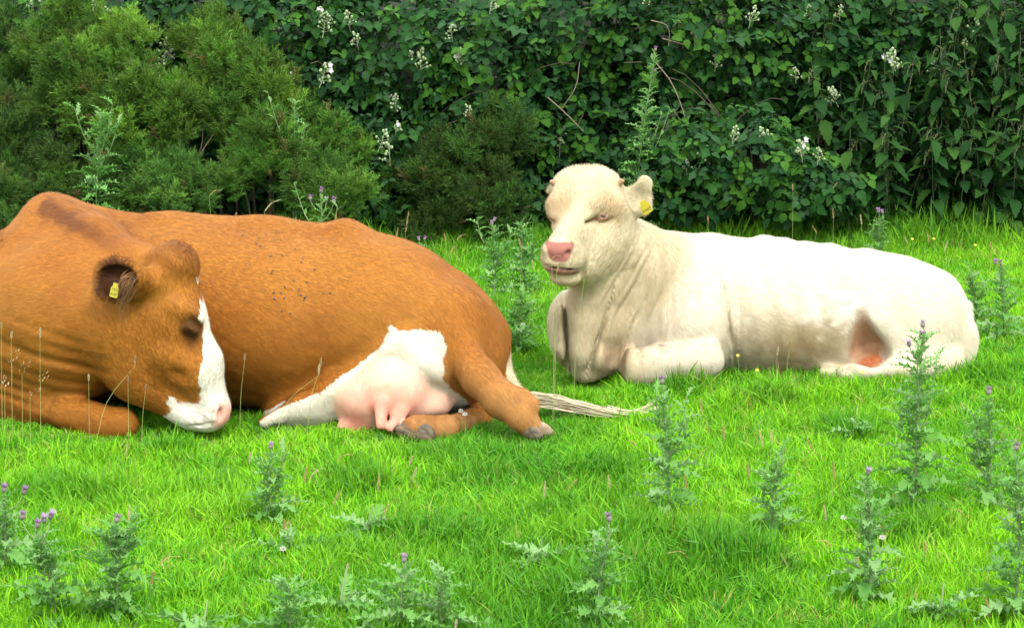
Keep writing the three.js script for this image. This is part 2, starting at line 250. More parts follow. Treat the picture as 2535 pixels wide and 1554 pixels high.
// ---------------------------------------------------------------- cattle: one skin over joints, meshed from a distance field
function makePrims(rows) {
  return rows.map(r => {
    if (r[0] === 0) { const [, ax, ay, az, ra, bx, by, bz, rb, k, sub, fz, g] = r; return { t: 0, ax, ay, az, ra, bx, by, bz, rb, k, sub, fz, g }; }
    const [, cx, cy, cz, rx, ry, rz, ex, ey, ez, k, sub, g] = r;
    const m = new THREE.Matrix4().makeRotationFromEuler(new THREE.Euler(ex, ey, ez)).elements;
    return { t: 1, cx, cy, cz, rx, ry, rz, m, k, sub, g };
  });
}
function primDist(q, x, y, z) {
  if (q.t === 0) {
    const dx = q.bx - q.ax, dy = q.by - q.ay, dz = (q.bz - q.az) * q.fz, px = x - q.ax, py = y - q.ay, pz = (z - q.az) * q.fz;
    const l2 = dx * dx + dy * dy + dz * dz, rr = q.ra - q.rb, a2 = l2 - rr * rr, il2 = 1 / l2;
    const Y = px * dx + py * dy + pz * dz, Z = Y - l2;
    const ux = px * l2 - dx * Y, uy = py * l2 - dy * Y, uz = pz * l2 - dz * Y, x2 = ux * ux + uy * uy + uz * uz, y2 = Y * Y * l2, z2 = Z * Z * l2;
    const k = Math.sign(rr) * rr * rr * x2;
    let d;
    if (Math.sign(Z) * a2 * z2 > k) d = Math.sqrt(x2 + z2) * il2 - q.rb;
    else if (Math.sign(Y) * a2 * y2 < k) d = Math.sqrt(x2 + y2) * il2 - q.ra;
    else d = (Math.sqrt(x2 * a2 * il2) + Y * rr) * il2 - q.ra;
    return d / q.fz;
  }
  const px = x - q.cx, py = y - q.cy, pz = z - q.cz, m = q.m;
  const lx = m[0] * px + m[1] * py + m[2] * pz, ly = m[4] * px + m[5] * py + m[6] * pz, lz = m[8] * px + m[9] * py + m[10] * pz;
  const a = lx / q.rx, b = ly / q.ry, c = lz / q.rz, k0 = Math.sqrt(a * a + b * b + c * c);
  const e = a / q.rx, f = b / q.ry, g = c / q.rz, k1 = Math.sqrt(e * e + f * f + g * g);
  return k1 < 1e-9 ? -Math.min(q.rx, q.ry, q.rz) : k0 * (k0 - 1) / k1;
}
function fieldOf(prims, x, y, z) {
  let d = 1e3;
  for (const q of prims) {
    const e = primDist(q, x, y, z), k = q.k;
    if (q.sub) { const h = Math.max(k - Math.abs(-e - d), 0) / k; d = Math.max(d, -e) + h * h * k * 0.25; }
    else { const h = Math.max(k - Math.abs(d - e), 0) / k; d = Math.min(d, e) - h * h * k * 0.25; }
  }
  return d;
}
function skin(prims, relief, box, cell) {                // surface nets on the blocks that the surface crosses
  const N = 8, S = N * cell, nb = box.map(([a, b]) => Math.ceil((b - a) / S)), org = box.map(b => b[0]);
  const half = S * 0.87, nx = nb[0] * N + 2, ny = nb[1] * N + 2;
  const verts = [], vid = new Map(), blocks = [], M = N + 1;
  for (let bz = 0; bz < nb[2]; bz++) for (let by = 0; by < nb[1]; by++) for (let bx = 0; bx < nb[0]; bx++) {
    const cx = org[0] + (bx + 0.5) * S, cy = org[1] + (by + 0.5) * S, cz = org[2] + (bz + 0.5) * S;
    const near = [];
    let dmin = 1e3; const ds = prims.map(q => { const e = primDist(q, cx, cy, cz); if (!q.sub && e < dmin) dmin = e; return e; });
    if (dmin > half * 1.5 + 0.06) continue;
    prims.forEach((q, i) => { if (q.sub ? ds[i] < half * 2 + q.k : ds[i] < dmin + half * 3 + q.k + 0.02) near.push(q); });
    if (!near.length) continue;
    const f = fieldOf(near, cx, cy, cz);
    if (Math.abs(f) > half * 2.2 + 0.02) continue;
    const val = new Float32Array(M * M * M); let lo = 1e3, hi = -1e3;
    for (let k = 0, n = 0; k < M; k++) for (let j = 0; j < M; j++) for (let i = 0; i < M; i++, n++) {
      const x = org[0] + (bx * N + i) * cell, y = org[1] + (by * N + j) * cell, z = org[2] + (bz * N + k) * cell;
      const v = val[n] = fieldOf(near, x, y, z) - relief(x, y, z); if (v < lo) lo = v; if (v > hi) hi = v;
    }
    if (lo > 0 || hi < 0) continue;
    blocks.push([bx, by, bz, val]);
    for (let k = 0; k < N; k++) for (let j = 0; j < N; j++) for (let i = 0; i < N; i++) {
      let mask = 0, n = 0, sx = 0, sy = 0, sz = 0; const at = (a, b, c) => val[(k + c) * M * M + (j + b) * M + i + a];
      for (let c = 0; c < 8; c++) if (at(c & 1, (c >> 1) & 1, c >> 2) < 0) mask |= 1 << c;
      if (mask === 0 || mask === 255) continue;
      for (let c = 0; c < 8; c++) for (const e of [1, 2, 4]) {
        if (c & e) continue; const d = c | e; if (((mask >> c) & 1) === ((mask >> d) & 1)) continue;
        const v0 = at(c & 1, (c >> 1) & 1, c >> 2), v1 = at(d & 1, (d >> 1) & 1, d >> 2), t = v0 / (v0 - v1);
        sx += (c & 1) + (e === 1 ? t : 0); sy += ((c >> 1) & 1) + (e === 2 ? t : 0); sz += (c >> 2) + (e === 4 ? t : 0); n++;
      }
      const gi = bx * N + i, gj = by * N + j, gk = bz * N + k;
      vid.set(gi + nx * (gj + ny * gk), verts.length / 3);
      verts.push(org[0] + (gi + sx / n) * cell, org[1] + (gj + sy / n) * cell, org[2] + (gk + sz / n) * cell);
    }
  }
  const idx = [];
  for (const [bx, by, bz, val] of blocks) for (let k = 0; k < N; k++) for (let j = 0; j < N; j++) for (let i = 0; i < N; i++) {
    const v0 = val[k * M * M + j * M + i], gi = bx * N + i, gj = by * N + j, gk = bz * N + k, id = (a, b, c) => vid.get(gi - a + nx * (gj - b + ny * (gk - c)));
    const quad = (v1, a, b, c, d) => { if ((v0 < 0) === (v1 < 0) || a === undefined || b === undefined || c === undefined || d === undefined) return; if (v0 < 0) idx.push(a, b, c, a, c, d); else idx.push(a, c, b, a, d, c); };
    quad(val[k * M * M + j * M + i + 1], id(0, 1, 1), id(0, 0, 1), id(0, 0, 0), id(0, 1, 0));
    quad(val[k * M * M + (j + 1) * M + i], id(1, 0, 1), id(1, 0, 0), id(0, 0, 0), id(0, 0, 1));
    quad(val[(k + 1) * M * M + j * M + i], id(1, 1, 0), id(0, 1, 0), id(0, 0, 0), id(1, 0, 0));
  }
  return geoOf(new Float32Array(verts), new Uint32Array(idx));
}
const inPoly = (poly, x, y) => { let c = false; for (let i = 0, j = poly.length - 1; i < poly.length; j = i++) { const [xi, yi] = poly[i], [xj, yj] = poly[j]; if ((yi > y) !== (yj > y) && x < (xj - xi) * (y - yi) / (yj - yi) + xi) c = !c; } return c; };
const dist3 = (p, x, y, z) => Math.hypot(p[0] - x, p[1] - y, p[2] - z);
function segDist(a, b, x, y, z) { const dx = b[0] - a[0], dy = b[1] - a[1], dz = b[2] - a[2], t = clamp(((x - a[0]) * dx + (y - a[1]) * dy + (z - a[2]) * dz) / (dx * dx + dy * dy + dz * dz)); return Math.hypot(x - a[0] - dx * t, y - a[1] - dy * t, z - a[2] - dz * t); }
const blend = (c, d, t) => { c[0] = mix(c[0], d[0], t); c[1] = mix(c[1], d[1], t); c[2] = mix(c[2], d[2], t); };
function colourSkin(geo, paint) {
  const p = geo.attributes.position, n = geo.attributes.normal, col = new Float32Array(p.count * 3);
  for (let i = 0; i < p.count; i++) { const c = paint(p.getX(i), p.getY(i), p.getZ(i), n.getX(i), n.getY(i), n.getZ(i)); col.set(c, i * 3); }
  geo.setAttribute('color', new THREE.BufferAttribute(col, 3));
}
// short hair lying along the skin: one thin curved blade per hair
const hairGeo = (() => {
  const pos = [], idx = [], n = 3;
  for (let i = 0; i <= n; i++) { const t = i / n, w = 0.5 * (1 - t * 0.85); pos.push(t, 0.14 * t * t + 0.02, -w, t, 0.14 * t * t + 0.02, w); }
  for (let i = 0; i < n; i++) { const a = i * 2; idx.push(a, a + 1, a + 2, a + 1, a + 3, a + 2); }
  return geoOf(pos, idx);
})();
function coat(geo, count, flow, bare, paint, seed, len, wid) {
  const p = geo.attributes.position.array, nr = geo.attributes.normal.array, ix = geo.index.array, R = rng(seed), T = ix.length / 3;
  const cum = new Float64Array(T); let tot = 0;
  for (let t = 0; t < T; t++) {
    const a = ix[t * 3] * 3, b = ix[t * 3 + 1] * 3, c = ix[t * 3 + 2] * 3;
    const ux = p[b] - p[a], uy = p[b + 1] - p[a + 1], uz = p[b + 2] - p[a + 2], vx = p[c] - p[a], vy = p[c + 1] - p[a + 1], vz = p[c + 2] - p[a + 2];
    let ar = Math.hypot(uy * vz - uz * vy, uz * vx - ux * vz, ux * vy - uy * vx);
    if (p[a + 1] < 0.015 || nr[a + 1] < -0.75) ar = 0;
    if (nr[a + 2] < -0.45) ar *= 0.25;                   // the side away from the pasture is thinner, it is never seen close
    tot += ar; cum[t] = tot;
  }
  const out = [], m = new THREE.Matrix4(), X = V(), Y = V(), Z = V(), P = V();
  for (let i = 0; i < count; i++) {
    const s = R() * tot; let lo = 0, hi = T - 1; while (lo < hi) { const md = (lo + hi) >> 1; if (cum[md] < s) lo = md + 1; else hi = md; }
    const a = ix[lo * 3] * 3, b = ix[lo * 3 + 1] * 3, c = ix[lo * 3 + 2] * 3; let u = R(), v = R(); if (u + v > 1) { u = 1 - u; v = 1 - v; }
    const w = 1 - u - v; P.set(p[a] * w + p[b] * u + p[c] * v, p[a + 1] * w + p[b + 1] * u + p[c + 1] * v, p[a + 2] * w + p[b + 2] * u + p[c + 2] * v);
    Y.set(nr[a] * w + nr[b] * u + nr[c] * v, nr[a + 1] * w + nr[b + 1] * u + nr[c + 1] * v, nr[a + 2] * w + nr[b + 2] * u + nr[c + 2] * v).normalize();
    const bl = bare(P.x, P.y, P.z); if (R() < bl) continue;
    const [fx, fy, fz, lm] = flow(P.x, P.y, P.z);
    X.set(fx + 0.35 * fbm(P.x * 9, P.y * 9, P.z * 9) + (R() - 0.5) * 0.32, fy + 0.35 * fbm(P.x * 9 + 40, P.y * 9, P.z * 9) + (R() - 0.5) * 0.32, fz + (R() - 0.5) * 0.32);
    X.addScaledVector(Y, -X.dot(Y)); if (X.lengthSq() < 1e-5) continue; X.normalize();
    X.addScaledVector(Y, 0.1 + R() * 0.16).normalize(); Z.crossVectors(X, Y).normalize(); Y.crossVectors(Z, X);
    const l = len * lm * (0.6 + R() * 0.8), wd = wid * (0.7 + R() * 0.6);
    m.makeBasis(X.clone().multiplyScalar(l), Y.clone().multiplyScalar(l), Z.clone().multiplyScalar(wd)); m.setPosition(P);
    const cc = paint(P.x, P.y, P.z, 0, 1, 0), g = 0.92 + R() * 0.17;
    out.push([m.clone(), lin(cc[0] * g, cc[1] * g * (0.97 + R() * 0.06), cc[2] * g)]);
  }
  return out;
}
const skinMat = new THREE.MeshPhysicalMaterial({ vertexColors: true, roughness: 0.78, specularIntensity: 0.25 });
const hairMat = new THREE.MeshPhysicalMaterial({ color: 0xffffff, roughness: 0.6, specularIntensity: 0.3, side: THREE.DoubleSide });

const brownPrims = makePrims(BROWN), palePrims = makePrims(PALE);
const regions = new Float64Array(8);                      // distance to each region of the body: 0 trunk, 1 neck and head, 2 hind leg, 3 udder, 4 far foot, 5 tail, 6 ear, 7 foreleg
function regionsAt(prims, x, y, z) { regions.fill(9); for (const q of prims) if (!q.sub) { const d = primDist(q, x, y, z); if (d < regions[q.g]) regions[q.g] = d; } return regions; }
const brownRelief = (x, y, z) => 0.006 * fbm(x * 5, y * 5, z * 5) + 0.0012 * noise(x * 40, y * 40, z * 40)
  + 0.007 * sstep(0.26, 0.08, Math.hypot((x + 1.6) * 0.7, y - 0.2)) * noise((y + 0.22 * x + 0.03 * noise(x * 5, y * 5, 1)) * 42, x * 2.2, 5);
const WN = WP.neck;
const paleRelief = (x, y, z) => {
  let r = 0.005 * fbm(x * 6, y * 6, z * 6) + 0.001 * noise(x * 45, y * 45, z * 45);
  r += 0.0035 * sstep(0.30, 0.12, Math.hypot((x - 0.98) * 0.8, y - 0.3)) * Math.sin(x * 75 + y * 14 + 2 * noise(x * 3, y * 3, 4));   // ribs under the skin
  const m = sstep(0.26, 0.08, Math.hypot((x - WN[0]) * 1.5, (y - WN[1]) * 0.8));
  if (m > 0) {                                             // loose skin of the neck hanging in uneven folds
    const s = x - 0.42 * (y - WN[1]) - 0.5 * (y - WN[1]) ** 2 + 0.02 * fbm(x * 6, y * 4, 2), f = noise(s * 34, 3.3, y * 3) * 0.6 + noise(s * 75, 8.1, y * 4) * 0.4;
    r += m * 0.010 * (Math.abs(f) ** 0.7 * Math.sign(f));
  }
  return r;
};

// --- brown cow: orange-tan coat, white blaze, belly and inner thigh, pink udder
const tan = [0.245, 0.090, 0.012], white = [0.54, 0.51, 0.43];
function brownPaint(x, y, z) {
  const n1 = fbm(x * 3, y * 3, z * 3), n2 = fbm(x * 14, y * 14, z * 14), n3 = noise(x * 55, y * 55, z * 55);
  const g = regionsAt(brownPrims, x, y, z), head = Math.min(g[1], g[6]) < Math.min(g[0], g[2], g[7]);
  const c = [tan[0], tan[1], tan[2]], s = 1 + 0.20 * n1 + 0.12 * n2;
  c[0] *= s; c[1] *= s * (1 + 0.16 * n1 + 0.05 * n2); c[2] *= s * (1 + 0.3 * n1);
  // dark chestnut hair on the crest of the neck, the poll, inside the ear and round the shut eye
  const flat = p => [p[0], p[1], 0], cr = Math.min(segDist(flat(BP.crest[0]), flat(BP.crest[1]), x, y, 0), segDist(flat(BP.crest[1]), flat(BP.crest[2]), x, y, 0));
  if (head || g[0] < g[2]) blend(c, [0.055, 0.015, 0.006], (0.75 + 0.2 * n2) * sstep(0.040, 0.004, cr + 0.010 * n2 + 0.010 * n3) * sstep(-1.22, -1.50, x));
  blend(c, [0.12, 0.034, 0.010], 0.7 * sstep(0.11, 0.03, dist3(BP.poll, x, y, z) + 0.02 * n2));
  blend(c, [0.035, 0.012, 0.006], 0.95 * sstep(0.084, 0.055, dist3(BP.ear, x, y, z) + 0.012 * n2));
  blend(c, [0.050, 0.022, 0.008], 0.9 * sstep(0.070, 0.026, Math.hypot((x - BP.eye[0]) * 1.2, (y - BP.eye[1]) * 0.85, z - BP.eye[2]) + 0.012 * n2));
  // white areas with ragged, hairy edges
  const wx = x + 0.008 * n2 + 0.006 * n3, wy = y + 0.008 * fbm(x * 14 + 9, y * 14, z * 14) + 0.005 * n3;
  if (!head && x > -1.25 && z > -8.28 && g[7] > 0.1 && inPoly(BP.patch, wx, wy)) blend(c, [white[0] * (0.92 + 0.1 * n2), white[1] * (0.9 + 0.1 * n2), white[2] * (0.84 + 0.12 * n2)], 1);
  if (head && inPoly(BP.blaze, wx, wy)) blend(c, white, 1);
  if (g[5] < 0.02 && x > -0.02) blend(c, [0.46, 0.38, 0.25], 1);
  if (g[4] < Math.min(g[0], g[2], g[3])) blend(c, [tan[0], tan[1] * 1.1, tan[2] * 1.6], 0.95);
  // bare skin of udder and nose
  const ud = sstep(0.012, -0.012, g[3] - Math.min(g[0], g[2], g[4]) + 0.01 * n2) * sstep(0.05, 0.0, g[3]);
  if (ud > 0) {
    blend(c, [0.50, 0.315 + 0.03 * n2, 0.225], ud);
    let d = 1; for (const q of BP.teat) d = Math.min(d, dist3(q, x, y, z));
    blend(c, [0.47, 0.160, 0.115], 0.95 * ud * sstep(0.13, 0.015, d + 0.02 * n2));
  }
  blend(c, [0.48, 0.25, 0.19], sstep(0.060, 0.030, dist3(BP.nose, x, y, z) + 0.008 * n2));
  blend(c, [0.34, 0.17, 0.055], 0.65 * sstep(0.0, -0.02, g[2] - g[0]) * sstep(0.30, 0.10, y + 0.05 * n1) * (x > -0.25 && c[2] < 0.1 ? 1 : 0));   // paler shank
  // mud on the lower hind leg
  const mud = sstep(0.20, 0.05, dist3(BP.footwhite, x, y, z)) * sstep(0.1, 0.5, n2 + 0.25);
  blend(c, [0.13, 0.065, 0.025], 0.5 * mud);
  return c;
}
function brownFlow(x, y, z) {
  const g = regionsAt(brownPrims, x, y, z), w = sstep(0.02, -0.02, Math.min(g[1], g[6]) - Math.min(g[0], g[7])), l = sstep(0.02, -0.02, g[2] - g[0]);
  const e = sstep(0.11, 0.06, dist3(BP.ear, x, y, z)), hd = sstep(-1.48, -1.22, x);
  const f = [0.9, -0.42, 0.1];
  blend(f, [0.45, -0.95, 0.3], l * 0.8);
  blend(f, [mix(-1, -0.35, hd), mix(0.15, 0.9, hd), -0.2], w);
  blend(f, [(x - BP.ear[0]) * 14, (y - BP.ear[1]) * 14, 0.5], e);
  const pl = sstep(0.09, 0.035, dist3(BP.poll, x, y, z));
  blend(f, [1.2 * fbm(x * 45, y * 45, 3), 1.2 * fbm(x * 45 + 9, y * 45, 7) - 0.3, 0.4], pl * 0.85);   // curly poll
  return [f[0], f[1], f[2], 1 + e * 0.9 + 0.7 * pl];
}
const brownBare = (x, y, z) => {
  if (dist3(BP.nose, x, y, z) < 0.045) return 1;
  const g = regionsAt(brownPrims, x, y, z); return g[3] < Math.min(g[0], g[2], g[4]) - 0.004 ? 0.93 : g[3] < 0.03 ? 0.5 : 0;
};
// --- pale cow: cream coat, pink nose
function palePaint(x, y, z) {
  const n1 = fbm(x * 3.2 + 5, y * 3.2, z * 3.2), n2 = fbm(x * 15, y * 15 + 3, z * 15);
  const g = regionsAt(palePrims, x, y, z);
  const s = 1 + 0.05 * n2, c = [0.505 * s, 0.448 * s * (1 - 0.04 * n1), 0.335 * s * (1 - 0.16 * n1)];
  // warmer cream on head and neck, deepest on brows and poll
  blend(c, [0.405, 0.338, 0.205], 0.85 * sstep(0.03, -0.03, g[1] - g[0] + 0.03 * n1));
  for (const q of WP.brow) blend(c, [0.30, 0.205, 0.105], 0.75 * sstep(0.10, 0.03, dist3(q, x, y, z) + 0.03 * n2));
  blend(c, [0.31, 0.22, 0.115], 0.6 * sstep(0.07, 0.02, dist3(WP.poll, x, y, z) + 0.03 * n2));
  blend(c, [0.31, 0.22, 0.12], 0.6 * sstep(0.33, 0.1, dist3(WP.neck, x, y, z) + 0.08 * n1) * (0.6 + 0.5 * noise(x * 60, y * 6, z * 20)));
  // dried mud and grass stain low on the belly
  const st = sstep(0.30, 0.05, Math.hypot((x - WP.belly[0]) * 0.8, (y - WP.belly[1]) * 1.2) + 0.20 * n1 + 0.08 * n2);
  blend(c, [0.215, 0.135, 0.050], 0.9 * st * sstep(-0.45, 0.25, n2 + 0.4 * n1));
  blend(c, [0.32, 0.20, 0.11], 0.5 * sstep(0.12, 0.03, dist3(WP.chest, x, y, z) + 0.05 * n1));
  // bare pinkish skin in the flank
  blend(c, [0.34, 0.17, 0.09], 0.9 * sstep(0.13, 0.05, Math.hypot((x - WP.flank[0]) * 1.2, (y - WP.flank[1]) * 0.8) + 0.02 * n2) * sstep(-8.655, -8.70, z));
  blend(c, [0.36, 0.10, 0.035], 0.9 * sstep(0.01, -0.01, g[3] - Math.min(g[0], g[2]) + 0.01 * n2));
  // nose and lips
  const ny = (y - WP.nose[1]) / 0.036, nx = (x - WP.nose[0]) / (0.044 + 0.012 * clamp(ny, -1, 1));
  if (z > WP.nose[2] - 0.06) blend(c, [0.225, 0.090, 0.070], sstep(1.1, 0.9, (nx ** 4 + ny ** 4) ** 0.25 + 0.1 * n2));
  const lx = (x - WP.lip[0]) / 0.058, ly = (y - WP.lip[1] - 0.004 + 0.1 * (x - WP.lip[0])) / 0.016;
  if (z > WP.lip[2] - 0.05) blend(c, [0.22, 0.105, 0.075], 0.9 * sstep(1.15, 0.8, Math.hypot(lx, ly)));
  blend(c, [0.26, 0.13, 0.09], 0.85 * sstep(0.030, 0.014, Math.hypot((x - WP.eye[0]) * 0.7, (y - WP.eye[1]) * 1.5, z - WP.eye[2])));
  blend(c, [0.26, 0.15, 0.10], 0.8 * sstep(0.022, 0.010, dist3(WP.eye2, x, y, z)));
  return c;
}
function paleFlow(x, y, z) {
  const f = [0.9, -0.45, 0];
  blend(f, [0.2, -1, 0], sstep(0.68, 0.56, x + 0.05 * noise(x * 5, y * 5, z)));
  blend(f, [0.5 * clamp((x - 0.25) * 8, -1, 1), 0.8, -0.3], sstep(0.36, 0.42, y - 0.3 * (x - 0.25)) * sstep(0.50, 0.44, x));
  blend(f, [(x - WP.ear[0]) * 12, (y - WP.ear[1]) * 12, 0.2], sstep(0.08, 0.04, dist3(WP.ear, x, y, z)));
  return [f[0], f[1], f[2], 1 + 0.9 * sstep(0.09, 0.03, dist3(WP.poll, x, y, z))];
}
const paleBare = (x, y, z) => dist3(WP.nose, x, y, z) < 0.05 || dist3(WP.lip, x, y, z) < 0.03 || dist3(WP.eye, x, y, z) < 0.018 ? 1 : 0;

const brownBody = skin(brownPrims, brownRelief, [[-2.3, 0.75], [-0.06, 1.0], [-9.1, -7.3]], 0.0065);
const paleBody = skin(palePrims, paleRelief, [[0.05, 1.85], [-0.06, 0.85], [-9.4, -8.15]], 0.0058);
colourSkin(brownBody, brownPaint); colourSkin(paleBody, palePaint);
console.log('skins', brownBody.index.count / 3, paleBody.index.count / 3);

const brownCow = thing('cow', 'orange-brown cow asleep with its white-blazed head curled against its flank', 'cow', V(0, 0, 0), 'cattle resting on the pasture');
part('body', brownBody, skinMat, brownCow);
instanced('coat_hair', hairGeo, hairMat, coat(brownBody, 230000, brownFlow, brownBare, brownPaint, 11, 0.0125, 0.0011), brownCow);
const paleCow = thing('cow', 'cream-white young cow with pink nose, head up, lying nearer the hedge', 'cow', V(0, 0, 0), 'cattle resting on the pasture');
part('body', paleBody, skinMat, paleCow);
instanced('coat_hair', hairGeo, hairMat, coat(paleBody, 170000, paleFlow, paleBare, palePaint, 12, 0.0125, 0.0010), paleCow);
console.log('coats done');
const cattleGap = (x, y, z) => Math.min(x > -2.7 && x < 1.1 && z > -9.4 && z < -7 ? fieldOf(brownPrims, x, y, z) : 1, x > -0.3 && x < 2.2 && z > -9.6 && z < -7.9 ? fieldOf(palePrims, x, y, z) : 1);
const insideCattle = (x, y, z) => (x > -2.3 && x < 0.75 && z > -9.1 && z < -7.3 && fieldOf(brownPrims, x, y, z) < 0.004) || (x > 0.05 && x < 1.85 && z > -9.4 && z < -8.15 && fieldOf(palePrims, x, y, z) < 0.004);
{ // small parts of the two animals
  const R = rng(1200), horny = new THREE.MeshStandardMaterial({ vertexColors: true, roughness: 0.8 }), mud = [0.030, 0.024, 0.016], dun = [0.14, 0.10, 0.055], pale = [0.24, 0.18, 0.11];
  const claw = (w, h, l, ca, cb) => {
    const g = new THREE.SphereGeometry(1, 26, 18), p = g.attributes.position, col = new Float32Array(p.count * 3);
    for (let i = 0; i < p.count; i++) {
      let x = p.getX(i), y = p.getY(i), z = p.getZ(i); if (y < -0.45) y = -0.45; const t = x * 0.5 + 0.5, k = 1 + 0.05 * noise(x * 3, y * 9, z * 3); y *= 1 - 0.35 * t; z *= 1 - 0.3 * t * t; p.setXYZ(i, x * l * k, y * h * k, z * w * k);
      const m = sstep(-0.4, 0.5, fbm(x * 2.4 + l * 50, y * 5, z * 2.4)); for (let q = 0; q < 3; q++) col[i * 3 + q] = mix(ca[q], cb[q], m);
    }
    g.setAttribute('color', new THREE.BufferAttribute(col, 3)); g.computeVertexNormals(); return g;
  };
  FIT.hoofNear.forEach((p, i) => { const m = part('hoof', claw(0.026, 0.034, 0.045, i ? mud : dun, i ? dun : pale), horny, brownCow); m.position.set(...p); m.rotation.set(0, -0.25 - 0.5 * i, -0.2); });
  FIT.hoofFar.forEach((p, i) => { const m = part('hoof', claw(0.034, 0.042, 0.055, mud, dun), horny, brownCow); m.position.set(p[0], p[1], p[2]); m.rotation.set(0.2, Math.PI * (i ? 0.75 : 0.9), 0.1); });
  FIT.dewclaw.forEach(p => { const m = part('dewclaw', claw(0.012, 0.022, 0.014, mud, dun), horny, brownCow); m.position.set(...p); });
  // ribbons of long hair
  function ribbons(name, count, at, mat, parent, w) {
    const pos = [], idx = [];
    for (let i = 0; i < count; i++) {
      const c = new THREE.CatmullRomCurve3(at(i)), n = 7, o = pos.length / 3, ph = R() * 3;
      for (let k = 0; k <= n; k++) { const t = k / n, p = c.getPoint(t), ww = w * (1 - 0.8 * t * t), a = ph + t * 1.5, s = V(Math.sin(a) * 0.3, Math.cos(a), Math.sin(a) * 0.8).multiplyScalar(ww); pos.push(p.x - s.x, p.y - s.y, p.z - s.z, p.x + s.x, p.y + s.y, p.z + s.z); }
      for (let k = 0; k < n; k++) { const a = o + k * 2; idx.push(a, a + 1, a + 2, a + 1, a + 3, a + 2); }
    }
    const m = part(name, geoOf(pos, idx), mat, parent); m.userData.kind = 'stuff'; return m;
  }
  const jit = (p, s, sy = s) => V(p[0] + (R() - 0.5) * s, p[1] + (R() - 0.5) * sy, p[2] + (R() - 0.5) * s);
  const cream = new THREE.MeshStandardMaterial({ color: lin(0.46, 0.40, 0.27), roughness: 0.65, side: THREE.DoubleSide }), tawny = new THREE.MeshStandardMaterial({ color: lin(0.16, 0.075, 0.02), roughness: 0.7, side: THREE.DoubleSide });
  const tailCurve = new THREE.CatmullRomCurve3(FIT.tailPath.map(p => V(...p)));
  ribbons('tail_hair', 520, () => { const t0 = R() * 0.6, oy = (R() - 0.5) * 0.046, oz = (R() - 0.5) * 0.07, w = (R() - 0.5) * 0.014, f = (t, k) => tailCurve.getPoint(Math.min(1, t)).add(V(t > 1 ? (t - 1) * 0.35 : 0, oy * (1.1 - 0.55 * t) + w * k - 0.012 * t, oz * (1 - 0.3 * t))); return [f(t0, 0), f(t0 + 0.16, 1), f(t0 + 0.32, 0.3), f(t0 + 0.5, -0.6)]; }, cream, brownCow, 0.0014);
  ribbons('tail_hair', 45, () => { const a = jit(FIT.tailTip[0], 0.04, 0.02), q = (R() - 0.5) * 0.05; return [a, jit(FIT.tailTip[1], 0.03, 0.02), V(FIT.tailTip[2][0] + q, FIT.tailTip[2][1] + (R() - 0.5) * 0.05, FIT.tailTip[2][2] + q)]; }, cream, brownCow, 0.0013);
  ribbons('ear_hair', 90, () => [jit(FIT.earHair[0], 0.05), jit(FIT.earHair[1], 0.05), jit(FIT.earHair[2], 0.05, 0.06)], tawny, brownCow, 0.0013);
  // ear tags with printed figures
  const tagTex = (lines, size) => { const c = document.createElement('canvas'); c.width = 96; c.height = 144; const g = c.getContext('2d'); g.fillStyle = '#968a08'; g.fillRect(0, 0, 96, 144); g.fillStyle = '#241f08'; g.textAlign = 'center'; g.font = 'bold ' + size + 'px sans-serif'; lines.forEach(([s, y]) => g.fillText(s, 48, y)); const t = new THREE.CanvasTexture(c); t.colorSpace = THREE.SRGBColorSpace; return t; };
  const tagGeo = (w, h) => { const s = new THREE.Shape(), r = w * 0.16, n = w * 0.3; s.moveTo(-w / 2 + r, 0); s.lineTo(w / 2 - r, 0); s.quadraticCurveTo(w / 2, 0, w / 2, r); s.lineTo(w / 2, h * 0.62); s.lineTo(n, h * 0.82); s.lineTo(n, h); s.lineTo(-n, h); s.lineTo(-n, h * 0.82); s.lineTo(-w / 2, h * 0.62); s.lineTo(-w / 2, r); s.quadraticCurveTo(-w / 2, 0, -w / 2 + r, 0); const g = new THREE.ExtrudeGeometry(s, { depth: 0.0016, bevelEnabled: true, bevelSize: 0.0006, bevelThickness: 0.0006, bevelSegments: 2 }); const p = g.attributes.position, u = g.attributes.uv; for (let i = 0; i < p.count; i++) u.setXY(i, p.getX(i) / w + 0.5, p.getY(i) / h); return g; };
  const tb = part('ear_tag', tagGeo(0.028, 0.046), new THREE.MeshStandardMaterial({ map: tagTex([['1 8 2', 78], ['0107', 126]], 36), roughness: 0.55 }), brownCow);
  tb.position.set(FIT.tagBrown[0], FIT.tagBrown[1] - 0.026, FIT.tagBrown[2]); tb.rotation.set(-0.15, -0.35, -0.22); tb.userData.label = 'yellow plastic ear tag';
  const tp = part('ear_tag', tagGeo(0.036, 0.05), new THREE.MeshStandardMaterial({ map: tagTex([['0107', 118]], 40), roughness: 0.55 }), paleCow);
  tp.position.set(FIT.tagPale[0], FIT.tagPale[1] - 0.028, FIT.tagPale[2]); tp.rotation.set(0, 0.2, 0.5); tp.userData.label = 'yellow plastic ear tag';
  // horn buds and the half-shut eye of the pale animal
  const bud = new THREE.MeshStandardMaterial({ color: lin(0.26, 0.145, 0.08), roughness: 0.7 });
  FIT.horn.forEach((p, i) => part('horn_bud', tube([V(...p), V(...p).lerp(V(...FIT.hornTip[i]), 0.6), V(...FIT.hornTip[i])], 0.019, 0.008, 5, 10), bud, paleCow));
  FIT.hornTip.forEach(p => { const g = new THREE.SphereGeometry(0.0078, 10, 8); const m = part('horn_tip', g, bud, paleCow); m.position.set(...p); });
  const eye = part('eye', new THREE.SphereGeometry(0.0125, 20, 14), new THREE.MeshPhysicalMaterial({ color: lin(0.045, 0.042, 0.045), roughness: 0.45 }), paleCow); eye.position.set(...FIT.eyePale);
